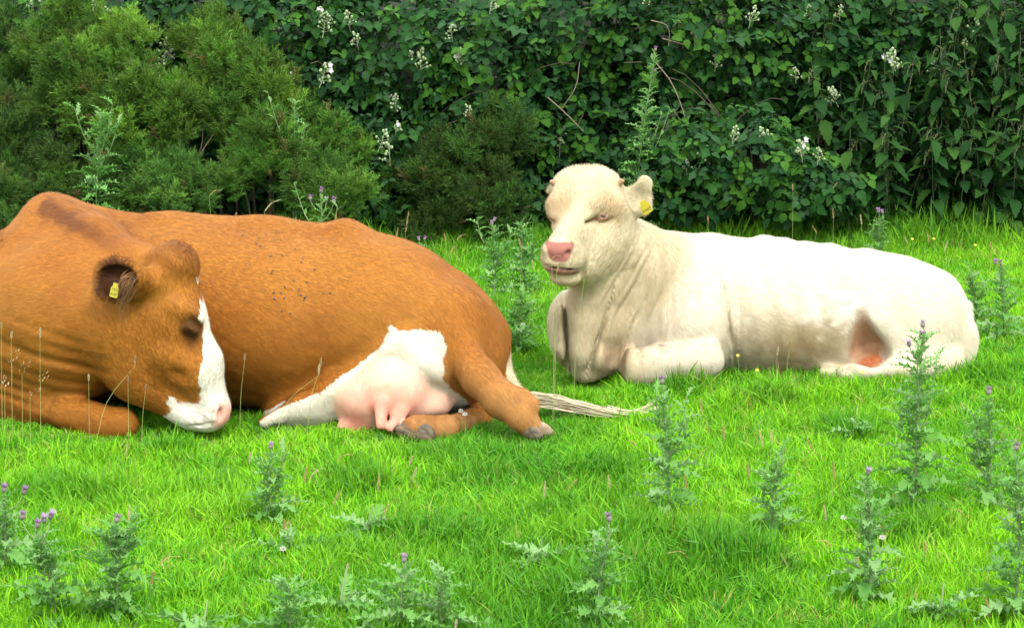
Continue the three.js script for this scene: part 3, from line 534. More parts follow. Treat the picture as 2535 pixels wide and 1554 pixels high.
  // flies on the brown flank
  const flyMat = new THREE.MeshStandardMaterial({ color: lin(0.018, 0.014, 0.012), roughness: 0.5 });
  const ball = (sx, sy, sz, x, y, z) => { const g = new THREE.SphereGeometry(1, 7, 5); g.scale(sx, sy, sz); g.translate(x, y, z); g.deleteAttribute('uv'); return g; };
  const wing = s => { const g = leafGeo(0.007, 0.003, { n: 3, fold: 0, curl: 0, teeth: 0 }); g.rotateY(Math.PI + s * 0.4); g.translate(0.001, 0.0018, 0); return g; };
  const flyGeo = mergeGeometries([ball(0.0032, 0.0017, 0.0018, -0.002, 0.0014, 0), ball(0.0018, 0.0017, 0.0017, 0.0018, 0.0016, 0), ball(0.0012, 0.0012, 0.0014, 0.0042, 0.0015, 0), wing(1), wing(-1)]);
  const dir = V(0, -0.14, -1).normalize();
  FLIES.forEach((p, i) => {
    const q = V(...p); for (let k = 0; k < 60; k++) { const d = fieldOf(brownPrims, q.x, q.y, q.z); if (d < 0.006) break; q.addScaledVector(V(q.x * 0.12, 0, 0).add(dir).normalize(), Math.min(d * 0.8, 0.05)); }
    const e = 0.01, n = V(fieldOf(brownPrims, q.x + e, q.y, q.z) - fieldOf(brownPrims, q.x - e, q.y, q.z), fieldOf(brownPrims, q.x, q.y + e, q.z) - fieldOf(brownPrims, q.x, q.y - e, q.z), fieldOf(brownPrims, q.x, q.y, q.z + e) - fieldOf(brownPrims, q.x, q.y, q.z - e)).normalize();
    const m = part(numbered('fly'), flyGeo, flyMat, scene); m.position.copy(q).addScaledVector(n, 0.001); m.quaternion.setFromUnitVectors(V(0, 1, 0), n).multiply(new THREE.Quaternion().setFromAxisAngle(V(0, 1, 0), R() * 6.28)); m.scale.setScalar(0.85 + R() * 0.25);
    tag(m, 'tiny black fly sitting on the brown cow\'s flank', 'fly', 'flies on the brown cow\'s flank');
  });
}
const BRAMBLE = [
  [0,-1.074,0.982,-12.75,0.402,0.36,0.4],[0,-0.604,0.926,-12.65,0.42,0.399,0.42],[0,-0.163,0.884,-12.65,0.399,0.378,0.4],
  [0,-0.767,0.561,-12.5,0.397,0.271,0.35],[0,-0.309,0.556,-12.55,0.377,0.314,0.35],[0,-0.657,0.285,-12.35,0.248,0.228,0.3],
  [0,0.132,0.568,-12.65,0.274,0.359,0.35],[0,-0.851,0.252,-12.45,0.167,0.23,0.25],[1,0.324,1.043,-12.8,0.403,0.34,0.4],
  [1,0.746,1.003,-12.75,0.402,0.36,0.4],[1,1.127,1.003,-12.75,0.402,0.381,0.4],[1,0.431,0.537,-12.75,0.319,0.362,0.35],
  [1,0.786,0.61,-12.65,0.317,0.295,0.35],[1,0.131,0.162,-12.5,0.231,0.273,0.3],[1,0.387,0.228,-12.65,0.233,0.276,0.3],
  [2,0.919,0.513,-12.15,0.264,0.183,0.35],[2,1.174,0.483,-12.05,0.302,0.222,0.38],[2,1.412,0.367,-12.0,0.261,0.161,0.34],
  [2,0.999,0.315,-12.1,0.243,0.142,0.3],[2,0.761,0.364,-12.2,0.184,0.184,0.28],[2,1.64,0.351,-12.05,0.141,0.111,0.25],
  [3,-2.581,1.101,-12.9,0.342,0.299,0.4],[3,-2.075,1.141,-12.95,0.407,0.279,0.4],[3,-1.596,1.165,-12.9,0.363,0.278,0.4],
  [3,-2.639,0.682,-12.8,0.213,0.32,0.3],[3,-1.251,1.104,-12.85,0.256,0.298,0.35],[3,-3.035,0.973,-12.9,0.407,0.407,0.4],
  [3,-3.052,0.436,-12.7,0.403,0.403,0.35],[3,-3.598,0.703,-12.8,0.469,0.64,0.4],[3,-1.575,0.425,-12.6,0.358,0.316,0.25],
  [3,-2.196,0.398,-12.65,0.402,0.36,0.25],[3,-2.571,0.255,-12.6,0.296,0.317,0.25],[3,-1.99,0.75,-12.75,0.403,0.318,0.25],
  [0,-1.11,0.261,-12.55,0.273,0.273,0.25],[4,1.583,0.998,-12.85,0.405,0.384,0.4],[4,2.069,0.949,-12.95,0.43,0.408,0.4],
  [4,2.544,0.906,-12.95,0.43,0.409,0.4],[4,1.736,0.532,-12.8,0.363,0.299,0.35],[4,2.227,0.415,-12.9,0.41,0.388,0.35],
  [4,2.66,0.372,-12.9,0.388,0.41,0.35],[4,2.997,0.588,-12.9,0.387,0.559,0.35],[4,3.412,0.635,-12.85,0.471,0.643,0.4],
  [4,3.825,0.639,-12.8,0.427,0.64,0.4],
];
const GORSE = [
  [0,-2.227,1.111,-12.3,0.143,0.143,0.22],[0,-2.334,0.972,-12.25,0.142,0.122,0.22],[0,-1.891,0.998,-12.15,0.222,0.151,0.28],
  [0,-2.148,0.881,-12.1,0.241,0.161,0.28],[0,-1.925,0.813,-11.95,0.239,0.159,0.28],[0,-1.701,0.737,-11.9,0.149,0.149,0.24],
  [0,-2.215,0.729,-12.0,0.16,0.14,0.24],[0,-1.855,0.623,-11.85,0.178,0.138,0.24],[0,-1.677,0.623,-11.85,0.109,0.099,0.18],
  [0,-2.071,0.593,-11.95,0.16,0.12,0.2],[1,-1.566,1.03,-12.3,0.184,0.133,0.26],[1,-1.435,0.915,-12.2,0.223,0.162,0.28],
  [1,-1.5,0.765,-12.05,0.201,0.151,0.26],[1,-1.264,0.801,-12.1,0.161,0.181,0.26],[1,-1.416,0.689,-12.0,0.15,0.11,0.22],
  [1,-1.206,0.66,-12.1,0.101,0.121,0.2],[2,-1.199,0.499,-11.8,0.174,0.168,0.26],[2,-1.294,0.415,-11.75,0.098,0.089,0.18],
  [2,-1.129,0.538,-11.9,0.119,0.099,0.2],[3,-0.881,0.356,-11.75,0.167,0.118,0.24],[3,-0.8,0.263,-11.7,0.118,0.098,0.2],
  [3,-1.013,0.59,-12.2,0.163,0.122,0.22],[3,-0.872,0.467,-12.2,0.122,0.122,0.2],[3,-1.033,0.37,-11.8,0.099,0.119,0.18],
  [4,-0.077,0.564,-12.25,0.153,0.153,0.24],[4,-0.301,0.446,-12.2,0.194,0.133,0.26],[4,-0.443,0.288,-12.15,0.183,0.163,0.26],
  [4,-0.199,0.288,-12.15,0.224,0.183,0.28],[4,-0.056,0.151,-12.1,0.163,0.122,0.22],[4,-0.402,0.131,-12.1,0.183,0.102,0.22],
  [5,-2.578,1.0,-12.45,0.165,0.165,0.24],[5,-2.481,0.843,-12.35,0.144,0.123,0.22],[5,-2.459,0.609,-12.0,0.18,0.18,0.26],
  [5,-2.354,0.484,-11.85,0.178,0.159,0.26],[5,-2.458,0.336,-11.75,0.177,0.158,0.26],[5,-2.232,0.323,-11.7,0.157,0.118,0.22],
  [5,-2.644,0.438,-11.9,0.179,0.279,0.26],[5,-2.393,0.197,-11.6,0.214,0.136,0.26],[6,-1.674,0.449,-11.8,0.119,0.079,0.18],
  [6,-1.636,0.348,-11.65,0.176,0.107,0.22],[6,-1.767,0.276,-11.6,0.175,0.097,0.22],[6,-1.505,0.362,-11.7,0.118,0.078,0.18],
  [6,-1.925,0.356,-11.75,0.177,0.118,0.2],[6,-1.859,0.444,-11.85,0.119,0.099,0.18],
];
const THISTLE = [
  [1.151,-6.727,0.534,0.008,0.115,3,"tallest purple-flowered thistle, rising in front of the pale cow's hind leg"],
  [0.443,-6.659,0.385,-0.021,0.105,1,"leafy thistle whose top stands just beyond the brown cow's tail tip"],
  [0.205,-5.629,0.276,0.029,0.1,1,"narrow thistle at the bottom edge, below the gap between the two cows"],
  [0.904,-5.901,0.309,-0.015,0.1,1,"thin-stemmed thistle with a bare lower stem, below the pale cow's rump"],
  [1.239,-5.762,0.413,-0.007,0.115,1,"dark thistle cut by the right edge, low in the grass"],
  [1.376,-6.843,0.317,0.001,0.1,1,"bushy thistle at the right, behind the tallest flowering thistle"],
  [0.726,-6.528,0.224,0.007,0.1,0,"low flowerless thistle in open grass below the pale cow's belly"],
  [-0.684,-6.615,0.21,0.007,0.1,1,"thistle with one lilac head, below the brown cow's udder and muzzle"],
  [-0.978,-5.762,0.229,0.011,0.12,1,"dense rounded thistle with a single head, lower left grass"],
  [-1.116,-5.728,0.224,-0.042,0.105,4,"thistle with a cluster of four lilac heads, lower left corner"],
  [-1.321,-6.122,0.206,-0.0,0.1,2,"thistle at the left edge with two lilac heads"],
  [-0.726,-5.533,0.129,0.005,0.12,0,"low thistle rosette at the bottom edge, under the sleeping head"],
  [-0.526,-5.533,0.163,-0.003,0.13,0,"broad-leaved thistle at the bottom edge, below the lilac-headed thistle"],
  [-0.416,-5.762,0.139,0.01,0.095,0,"pale ragged thistle beside a seed stalk, lower middle grass"],
  [-0.258,-5.565,0.182,0.001,0.11,1,"thistle with one dark bud at the bottom edge, left of its twin"],
  [-0.168,-5.613,0.166,0.006,0.11,0,"budless thistle at the bottom edge, right of its dark-budded twin"],
  [-0.393,-6.485,0.109,0.009,0.1,0,"small flat thistle below the brown cow's udder"],
  [0.077,-6.18,0.099,0.002,0.11,0,"spreading dark thistle rosette in the middle of the lower grass"],
  [-0.592,-6.339,0.09,-0.004,0.11,0,"flat dark thistle rosette with a bleached seed head over it"],
  [1.11,-7.718,0.134,0.01,0.08,0,"small grey thistle in the grass under the pale cow's belly"],
  [0.02,-9.239,0.254,0.016,0.12,0,"bluish thistle between the brown rump and the pale chest"],
  [-0.074,-10.316,0.361,-0.005,0.11,2,"purple-tipped thistle behind the brown cow's rump"],
  [0.059,-10.694,0.319,-0.015,0.115,0,"pale leafy thistle just left of the pale cow's muzzle"],
  [-0.767,-9.7,0.563,-0.002,0.075,4,"thistle with twin purple heads showing over the brown cow's back"],
  [1.733,-11.283,0.259,-0.012,0.08,2,"purple thistle against the hedge foot, above the pale cow's hips"],
  [1.942,-9.41,0.282,-0.018,0.1,3,"thistle with three purple heads at the right edge, beside the pale rump"],
  [1.915,-9.772,0.209,-0.048,0.1,0,"soft green thistle hugging the pale cow's rump"],
  [-1.989,-11.45,0.766,0.047,0.15,0,"tall blue-green thistle growing up in front of the gorse"],
  [0.611,-11.95,0.971,0.093,0.11,2,"very tall thistle with a lilac head, standing in the brambles"],
  [-1.078,-11.75,0.799,0.022,0.1,0,"blue-green thistle at the edge between gorse and bramble"],
  [1.051,-5.695,0.117,0.001,0.09,0,"small thistle in the lower right grass"],
  [-0.409,-11.161,0.181,0.001,0.07,2,"short thistle with two purple heads, just above the brown cow's hips"],
];
const STALK = [
  [-0.564,-6.963,0.11,0.001,0.055,0.9,0],[-0.61,-7.013,0.099,0.001,0.045,0.2,0],[-0.394,-6.988,0.086,0.001,0.05,0.1,0],
  [-0.484,-7.113,0.118,0.001,0.06,1.2,0],[-0.493,-6.727,0.092,0.001,0.04,0.5,0],[-0.607,-6.421,0.08,0.001,0.075,0.6,0],
  [-0.619,-6.401,0.085,0.001,0.03,0.1,0],[0.625,-7.838,0.13,-0.002,0.05,0.1,0],[0.772,-7.376,0.116,-0.002,0.05,0.3,0],
  [0.805,-7.349,0.125,-0.002,0.045,0.1,0],[0.817,-7.269,0.104,-0.002,0.05,0.9,0],[0.915,-7.322,0.103,-0.002,0.04,0.5,0],
  [0.7,-7.013,0.099,-0.002,0.04,0.1,0],[0.942,-6.915,0.128,-0.003,0.055,0.1,0],[1.155,-6.773,0.137,-0.004,0.07,0.2,0],
  [0.897,-6.339,0.09,-0.002,0.06,1.3,0],[1.203,-6.464,0.094,-0.003,0.06,1.2,0],[1.088,-6.18,0.082,-0.002,0.05,0.1,0],
  [1.003,-6.464,0.069,-0.002,0.04,0.8,0],[-1.044,-6.421,0.119,0.003,0.05,0.1,0],[-0.865,-6.065,0.07,0.002,0.07,1.2,0],
  [-0.901,-5.883,0.084,0.002,0.04,0.2,0],[0.096,-6.82,0.098,-0.0,0.05,0.1,0],[0.185,-6.867,0.091,-0.0,0.045,0.7,0],
  [0.28,-6.867,0.097,-0.001,0.04,0.2,0],[0.503,-6.867,0.097,-0.001,0.05,0.2,0],[0.673,-7.543,0.092,-0.001,0.04,0.1,0],
  [0.425,-7.487,0.085,-0.001,0.045,0.9,0],[1.158,-5.711,0.077,-0.003,0.05,0.3,0],[0.891,-6.065,0.081,-0.002,0.045,0.2,0],
  [0.816,-6.258,0.078,-0.002,0.05,1.2,0],[0.762,-6.549,0.093,-0.002,0.04,0.1,0],[0.413,-6.103,0.076,-0.001,0.06,1.3,0],
  [-0.35,-6.637,0.082,0.001,0.04,0.5,0],[-0.289,-7.113,0.075,0.0,0.04,0.3,0],[-0.308,-7.269,0.07,0.0,0.03,0.4,0],
  [-0.799,-7.216,0.089,0.002,0.035,0.2,0],[-0.132,-5.549,0.075,0.0,0.05,0.1,0],[-0.421,-5.991,0.075,0.001,0.035,0.2,0],
  [1.677,-8.797,0.106,-0.003,0.05,0.9,0],[0.88,-6.637,0.076,-0.002,0.05,0.2,0],[0.371,-7.431,0.078,-0.001,0.03,0.9,0],
  [-1.019,-9.6,0.567,0.089,0.085,1.0,0],[-1.264,-10.0,0.555,0.058,0.07,1.2,0],[-0.507,-11.2,0.327,0.026,0.1,0.2,0],
  [-0.535,-11.2,0.251,0.003,0.05,0.2,0],[-1.093,-9.4,0.54,0.016,0.03,0.3,0],[-0.713,-9.6,0.506,0.011,0.035,0.1,0],[-0.692,-9.8,0.463,0.005,0.03,0.1,0],
  [-0.246,-10.6,0.304,0.037,0.06,1.0,0],[-0.262,-10.5,0.265,0.01,0.05,0.6,0],[-0.293,-11,0.25,-0.017,0.04,0.2,0],[1.358,-11.6,0.374,-0.008,0.03,0.1,0],
  [1.554,-11.6,0.256,-0.007,0.05,0.1,0],[1.677,-11.5,0.24,-0.011,0.05,0.2,0],[1.842,-11.2,0.175,-0.009,0.035,0.5,0],
  [1.971,-11.4,0.166,-0.001,0.05,0.3,0],[0.93,-11.4,0.244,-0.002,0.03,0.1,0],[1.419,-11.3,0.209,-0.004,0.04,0.6,0],[2.031,-11.2,0.156,-0.0,0.05,0.3,0],
  [2.199,-11.0,0.175,-0.006,0.04,0.2,0],[-1.526,-7.659,0.385,0.013,0.03,0.1,0],[-1.63,-7.718,0.361,0.013,0.022,0.2,0],
  [-1.675,-7.778,0.377,0.013,0.02,0.1,0],[-1.63,-7.718,0.261,0.009,0.06,0.3,1],[-1.591,-7.688,0.234,0.008,0.06,0.3,1],
  [-1.526,-7.659,0.213,0.007,0.05,0.5,1],[-1.641,-7.659,0.2,0.007,0.04,0.2,1],[-1.548,-7.6,0.179,0.006,0.05,0.7,1],
  [-1.345,-7.629,0.301,0.139,0.03,0.1,0],[-1.374,-7.688,0.227,0.007,0.018,0.1,0],[-1.251,-7.718,0.215,0.006,0.018,0.1,0],
  [-1.204,-7.688,0.194,0.021,0.018,0.2,0],[-0.906,-7.869,0.269,0.024,0.022,0.1,0],[-0.782,-7.808,0.244,0.15,0.035,0.1,0],
  [-0.676,-7.808,0.258,0.05,0.03,0.1,0],[0.136,-8.0,0.581,0.018,0.03,1.2,0],[0.142,-8.05,0.543,0.017,0.03,0.4,0],[0.211,-8.2,0.485,0.041,0.025,0.2,0],
  [0.085,-9.6,0.318,-0.004,0.04,0.2,0],[0.037,-9.8,0.372,-0.008,0.05,0.3,0],[0.945,-8.5,0.147,0.003,0.03,0.1,0],[0.981,-8.5,0.169,0.01,0.02,0.1,0],
];
const NETTLE = [
  [1.482,-12.511,1.464,0.142],[1.6,-12.482,1.203,-0.011],[1.737,-12.526,1.5,-0.124],[1.785,-12.591,1.378,0.024],[1.844,-12.595,1.288,0.133],
  [2.006,-12.604,1.464,-0.116],[2.086,-12.61,1.193,0.119],[2.13,-12.596,1.528,0.119],[2.233,-12.476,1.377,0.057],[2.309,-12.479,1.428,0.149],
  [2.464,-12.582,1.316,-0.107],[2.484,-12.62,1.296,0.033],[2.565,-12.522,1.308,-0.061],[2.743,-12.553,1.3,-0.006],[2.827,-12.621,1.525,-0.153],
  [2.938,-12.495,1.199,0.092],[1.645,-12.287,0.943,-0.145],[1.72,-12.227,0.994,0.082],[1.899,-12.229,1.033,-0.046],[1.942,-12.256,0.97,0.079],
  [2.063,-12.242,0.951,0.143],[2.075,-12.325,1.105,0.134],[2.194,-12.232,1.087,-0.06],[2.275,-12.352,0.962,-0.112],[2.395,-12.221,0.984,-0.144],
  [2.518,-12.295,1.05,-0.084],[2.573,-12.248,1.063,-0.025],[2.612,-12.233,0.95,-0.002],[2.784,-12.359,1.137,0.144],[2.867,-12.254,0.969,-0.021],
  [1.686,-12.025,0.619,-0.015],[1.872,-12.024,0.73,-0.015],[1.903,-12.043,0.649,-0.067],[1.987,-12.137,0.633,0.156],[2.123,-12.06,0.653,-0.052],
  [2.13,-12.116,0.699,0.118],[2.238,-12.034,0.698,0.062],[2.35,-12.038,0.631,0.065],[2.404,-12.082,0.697,0.061],[2.497,-12.009,0.677,0.026],
  [2.561,-12.072,0.612,0.055],[2.698,-12.029,0.677,0.095],[2.788,-12.057,0.692,0.105],
];
const SPRAY = [
  [0,-0.973,1.172,-12.3],[0,-0.932,1.131,-12.3],[0,-0.82,1.121,-12.3],[0,-0.872,1.081,-12.3],[0,-0.953,1.101,-12.3],[0,-0.777,1.033,-12.25],
  [0,-0.959,0.854,-12.2],[0,-0.863,0.864,-12.2],[0,-0.461,0.925,-12.2],[0,-0.269,0.945,-12.2],[0,-0.254,0.965,-12.2],[0,-0.731,0.7,-12.1],
  [0,-0.582,0.726,-12.15],[0,-0.481,0.935,-12.2],[0,-0.208,0.686,-12.15],[0,-0.046,0.854,-12.2],[0,-0.659,0.543,-12.05],[0,-0.61,0.473,-12.05],
  [0,-0.581,0.609,-12.1],[0,-0.32,1.033,-12.25],[0,-0.107,1.212,-12.3],[0,-0.3,1.073,-12.25],[1,0.669,1.226,-12.35],[1,0.68,1.2,-12.35],
  [1,0.253,0.544,-12.35],[1,0.243,0.482,-12.35],[1,0.927,1.027,-12.35],[1,0.927,1.078,-12.35],[1,1.027,0.918,-12.3],[1,1.212,1.139,-12.35],
  [1,0.844,1.108,-12.35],[2,1.025,0.613,-11.75],[2,1.075,0.593,-11.75],[2,1.404,0.529,-11.7],[2,1.482,0.51,-11.7],[2,1.548,0.504,-11.75],
  [2,0.858,0.424,-11.85],[2,0.923,0.489,-11.8],[2,1.241,0.593,-11.75],[4,1.485,0.822,-12.35],[4,1.443,0.853,-12.35],[3,-2.457,1.214,-12.5],
  [3,-2.414,1.234,-12.5],[3,-2.437,1.173,-12.5],[3,-2.147,1.183,-12.5],[3,-2.107,1.152,-12.5],[3,-2.076,1.142,-12.5],[3,-2.183,1.083,-12.45],
  [3,-1.738,0.935,-12.2],[3,-1.754,0.992,-12.25],[3,-1.444,1.162,-12.5],[3,-1.382,1.152,-12.5],[3,-1.299,1.142,-12.5],[3,-1.192,1.062,-12.45],
  [0,-1.151,0.846,-12.3],[0,-0.98,1.228,-12.4],[4,1.936,0.928,-12.3],[4,1.927,0.908,-12.3],[4,2.132,0.887,-12.3],[4,1.747,1.006,-12.35],
  [4,1.668,1.167,-12.4],[4,1.525,1.177,-12.4],[4,1.638,0.748,-12.25],[4,2.221,0.642,-12.3],[4,2.349,1.075,-12.4],[4,2.311,0.983,-12.4],
  [4,1.624,0.734,-12.3],
];
const TWIG = [
  [[0.179,0.765,-12.3],[0.27,0.691,-12.2],[0.36,0.604,-12.15]],[[0.25,0.707,-12.25],[0.32,0.823,-12.2],[0.341,0.942,-12.25]],
  [[0.331,0.63,-12.2],[0.36,0.692,-12.15]],[[0.72,0.948,-12.3],[0.8,0.85,-12.25],[0.859,0.712,-12.2],[0.906,0.528,-12.2]],
  [[0.702,1.151,-12.3],[0.786,1.121,-12.3],[0.791,0.989,-12.3]],[[0.76,1.06,-12.3],[0.883,1.026,-12.3]],[[0.569,0.935,-12.35],[0.659,0.942,-12.3]],
  [[-2.624,1.162,-12.5],[-2.514,1.065,-12.4],[-2.508,0.942,-12.4],[-2.487,0.839,-12.4]],
  [[-1.568,0.468,-11.9],[-1.519,0.583,-11.85],[-1.534,0.693,-11.95]],[[-1.534,0.509,-11.8],[-1.483,0.588,-11.8],[-1.453,0.628,-11.8]],
  [[-1.433,0.464,-11.85],[-1.401,0.583,-11.85],[-1.415,0.638,-11.9]],[[1.554,0.362,-11.7],[1.583,0.401,-11.7]],
  [[1.02,0.224,-11.85],[1.074,0.28,-11.8],[1.054,0.32,-11.8]],[[-0.342,0.626,-12.25],[-0.239,0.671,-12.2],[-0.178,0.712,-12.2]],
  [[-0.077,0.867,-12.3],[-0.157,0.854,-12.2],[-0.218,0.854,-12.2]],
];
const CLOVER = [
  [0.041,-9.543],[-0.171,-7.869],[-0.157,-7.826],[0.914,-6.506],[-0.597,-6.103],[-0.071,-8.759],[0.986,-6.278],
];
const BUTTERCUP = [
  [2.023,-11.537],[1.92,-11.537],[2.186,-11.346],[0.805,-8.537],[1.217,-8.291],[0.85,-8.291],
];
const TUSSOCK = [
  [-1.362,-6.988,0.13],[-0.498,-7.138,0.14],[0.275,-7.216,0.11],[0.563,-6.258,0.2],[1.098,-6.506,0.16],[0.165,-5.883,0.13],[-1.092,-7.543,0.1],
  [-0.879,-7.963,0.12],[0.893,-8.291,0.1],[1.09,-7.869,0.12],[-0.012,-9.367,0.16],[-0.187,-6.506,0.12],[-0.323,-6.549,0.1],[0.323,-6.421,0.12],
  [1.694,-8.647,0.12],[-1.253,-7.838,0.1],[0.625,-8.501,0.12],
];
// ---------------------------------------------------------------- the sward
const bladeMat = new THREE.MeshPhysicalMaterial({ color: 0xffffff, roughness: 0.62, side: THREE.DoubleSide, transmission: 0.42, thickness: 0, specularIntensity: 0.25 });
function tuftGeo(seed, blades, spread, lean) {            // unit tuft: tallest blade 1 high
  const R = rng(seed), pos = [], idx = [];
  for (let b = 0; b < blades; b++) {
    const a = R() * 6.283, d = Math.sqrt(R()) * spread, bx = Math.cos(a) * d, bz = Math.sin(a) * d, h = 0.5 + R() * 0.5, dir = R() * 6.283, ln = (0.12 + R() * R() * lean) * h, w = (0.022 + R() * 0.03), tx = Math.cos(dir), tz = Math.sin(dir), o = pos.length / 3, n = 3;
    const fa = dir + 1.57 + (R() - 0.5) * 1.2, wx = Math.cos(fa), wz = Math.sin(fa), sag = R() * 0.25;
    for (let i = 0; i <= n; i++) { const t = i / n, ww = w * (1 - t ** 1.6) * (i ? 1 : 0.8), q = ln * t * t, y = h * (t - sag * t * t * t * (ln / h > 0.5 ? 1 : 0.3)); pos.push(bx + tx * q - wx * ww, y, bz + tz * q - wz * ww); if (i < n) pos.push(bx + tx * q + wx * ww, y, bz + tz * q + wz * ww); }
    for (let i = 0; i < n; i++) { const s = o + i * 2; if (i < n - 1) idx.push(s, s + 1, s + 2, s + 1, s + 3, s + 2); else idx.push(s, s + 1, s + 2); }
  }
  return geoOf(pos, idx);
}
const grassMats = [];
{
  const variants = [tuftGeo(1, 11, 0.45, 0.7), tuftGeo(2, 11, 0.5, 1.1), tuftGeo(3, 10, 0.45, 1.5), tuftGeo(4, 12, 0.6, 0.9)], lists = variants.map(() => []);
  const R = rng(77), m = new THREE.Matrix4(), q = new THREE.Quaternion(), e = new THREE.Euler();
  const clump = (x, z, cell) => {                          // nearest tussock centre: [dx, dz, closeness]
    const i = Math.floor(x / cell), j = Math.floor(z / cell); let best = 9, bx = 0, bz = 0;
    for (let a = -1; a <= 1; a++) for (let b = -1; b <= 1; b++) { const cx = (i + a + hash3(i + a, j + b, 1)) * cell, cz = (j + b + hash3(i + a, j + b, 2)) * cell, d = Math.hypot(x - cx, z - cz); if (d < best) { best = d; bx = x - cx; bz = z - cz; } }
    return [bx, bz, clamp(1 - best / (cell * 0.75))];
  };
  const put = (x, z) => {
    const big = fbm(x * 1.35 + 2, 9, z * 1.35), mid = fbm(x * 4.2, 2, z * 4.2), fine = noise(x * 13, 6, z * 13), [cx, cz, cn] = clump(x, z, 0.15);
    const rank = sstep(0.16, 0.5, fbm(x * 1.0 + 20, 3, z * 1.0));                    // rank, ungrazed clumps
    const foot = sstep(-11.4, -12.2, z);                                            // long grass at the foot of the hedge
    let h = 0.043 + 0.014 * big + 0.016 * mid + 0.008 * fine + 0.030 * cn + 0.028 * rank + foot * (0.10 + 0.10 * mid);
    let tus = 0; for (const [tx, tz, tr] of TUSSOCK) tus = Math.max(tus, 1 - Math.hypot(x - tx, (z - tz) * 0.8) / tr);
    tus = clamp(tus * 1.6); h += 0.050 * tus;                                         // ungrazed tussocks
    h = Math.max(0.026, h) * (0.7 + 0.6 * R());
    h *= mix(x < 0.35 ? 0.45 : 0.95, 1, sstep(0.03, 0.28, cattleGap(x, 0.05, z)));                    // pressed down where the animals lie
    if (insideCattle(x, h * 0.55, z) || insideCattle(x, 0.02, z)) { if (!insideCattle(x, 0.02, z)) h *= 0.5; else return; }
    const v = Math.min(3, R() * 4 | 0), w = h * (0.5 + 0.3 * R()) + 0.03;
    e.set(cz * 4.5 + (R() - 0.5) * 0.6, R() * 6.283, -cx * 4.5 + (R() - 0.5) * 0.6, 'ZXY'); q.setFromEuler(e);
    m.compose(V(x, groundY(x, z) - 0.006, z), q, V(w, h, w));
    const a = sstep(-0.5, 0.5, 0.6 * big + 0.55 * mid + 0.95 * (R() - 0.5)), b = R();
    const c = [mix(0.075, 0.215, a), mix(0.290, 0.485, a), mix(0.004, 0.008, a)];
    if (b > 0.96) blend(c, [0.36, 0.31, 0.10], 0.75); else if (b < 0.06) blend(c, [0.05, 0.19, 0.04], 0.7);
    blend(c, [0.05, 0.20, 0.008], 0.45 * rank); blend(c, [0.055, 0.19, 0.02], 0.45 * foot); blend(c, [0.045, 0.20, 0.008], 0.6 * tus);
    const s = 0.85 + 0.3 * R();
    lists[v].push([m.clone(), lin(c[0] * s, c[1] * s, c[2] * s)]);
  };
  for (let z = -12.75; z < -5.0; z += 0.0185 + 0.00055 * (-z - 5)) {
    const half = -z * 0.222 + 0.35, st = 0.0185 + 0.00055 * (-z - 5);
    for (let x = -half; x < half; x += st) put(x + (R() - 0.5) * st * 1.6, z + (R() - 0.5) * st * 1.6);
    for (let s = -1; s <= 1; s += 2) for (let x = half; x < half + 1.7; x += 0.045) if (R() < 0.42) put(s * x + (R() - 0.5) * 0.05, z);
  }
  for (let i = 0; i < 9000; i++) put((R() - 0.5) * 5, -5.0 + R() * 1.5);
  const sward = new THREE.Group(); sward.name = 'grass'; sward.userData = { kind: 'stuff', label: 'short bright green pasture grass, tufted and uneven', category: 'grass' }; scene.add(sward);
  variants.forEach((g, i) => instanced('grass_blades', g, bladeMat, lists[i], sward));
  console.log('grass tufts', lists.reduce((a, l) => a + l.length, 0));
}

// ---------------------------------------------------------------- leaves
const ORDINAL = ['first', 'second', 'third', 'fourth', 'fifth', 'sixth', 'seventh', 'eighth', 'ninth', 'tenth', 'eleventh', 'twelfth', 'thirteenth', 'fourteenth', 'fifteenth', 'sixteenth', 'seventeenth', 'eighteenth', 'nineteenth', 'twentieth'];
const ordinal = n => n < 20 ? ORDINAL[n] : n < 29 ? 'twenty-' + ORDINAL[n - 20] : n === 29 ? 'thirtieth' : 'thirty-' + ORDINAL[n - 30];
function rankIn(rows, key, across = r => r[0] / -r[1]) {  // each row's place from the left among the rows of its kind
  const by = new Map(); rows.forEach((r, i) => { const k = key(r); if (!by.has(k)) by.set(k, []); by.get(k).push(i); });
  const out = []; for (const l of by.values()) l.sort((a, b) => across(rows[a]) - across(rows[b])).forEach((i, n) => { out[i] = ordinal(n); }); return out;
}
const brambleLeaf = [0, 1, 2, 3, 4, 5].map(k => {
  const R = rng(200 + k), L = s => leafGeo(0.050 * s, 0.038 * s, { n: 6,  fold: 0.15 + R() * 0.3, curl: 0.1 + R() * 0.35, teeth: 0.1 });
  const list = [moved(L(1.05), (R() - 0.5) * 0.5, [0.052, 0, 0], (R() - 0.5) * 0.6), moved(L(0.85), 1.2 + R() * 0.3, [0.034, 0, -0.008], 0.2 + R() * 0.4), moved(L(0.85), -1.2 - R() * 0.3, [0.034, 0, 0.008], -0.2 - R() * 0.4)];
  if (k % 2) list.push(moved(L(0.68), 2.2, [0.018, -0.002, -0.008], 0.5), moved(L(0.68), -2.2, [0.018, -0.002, 0.008], -0.5));
  list.push(tube([V(-0.03, -0.02, 0), V(0, -0.004, 0), V(0.054, 0, 0)], 0.0012, 0.0009, 3, 3));
  return mergeGeometries(list.map(g => { const q = g.clone(); q.deleteAttribute('uv'); return q; }));
});
const leafMat = (r, g, b, rough = 0.72, tr = 0.22) => new THREE.MeshPhysicalMaterial({ color: lin(r, g, b), roughness: rough, side: THREE.DoubleSide, transmission: tr, thickness: 0, specularIntensity: 0.12 });
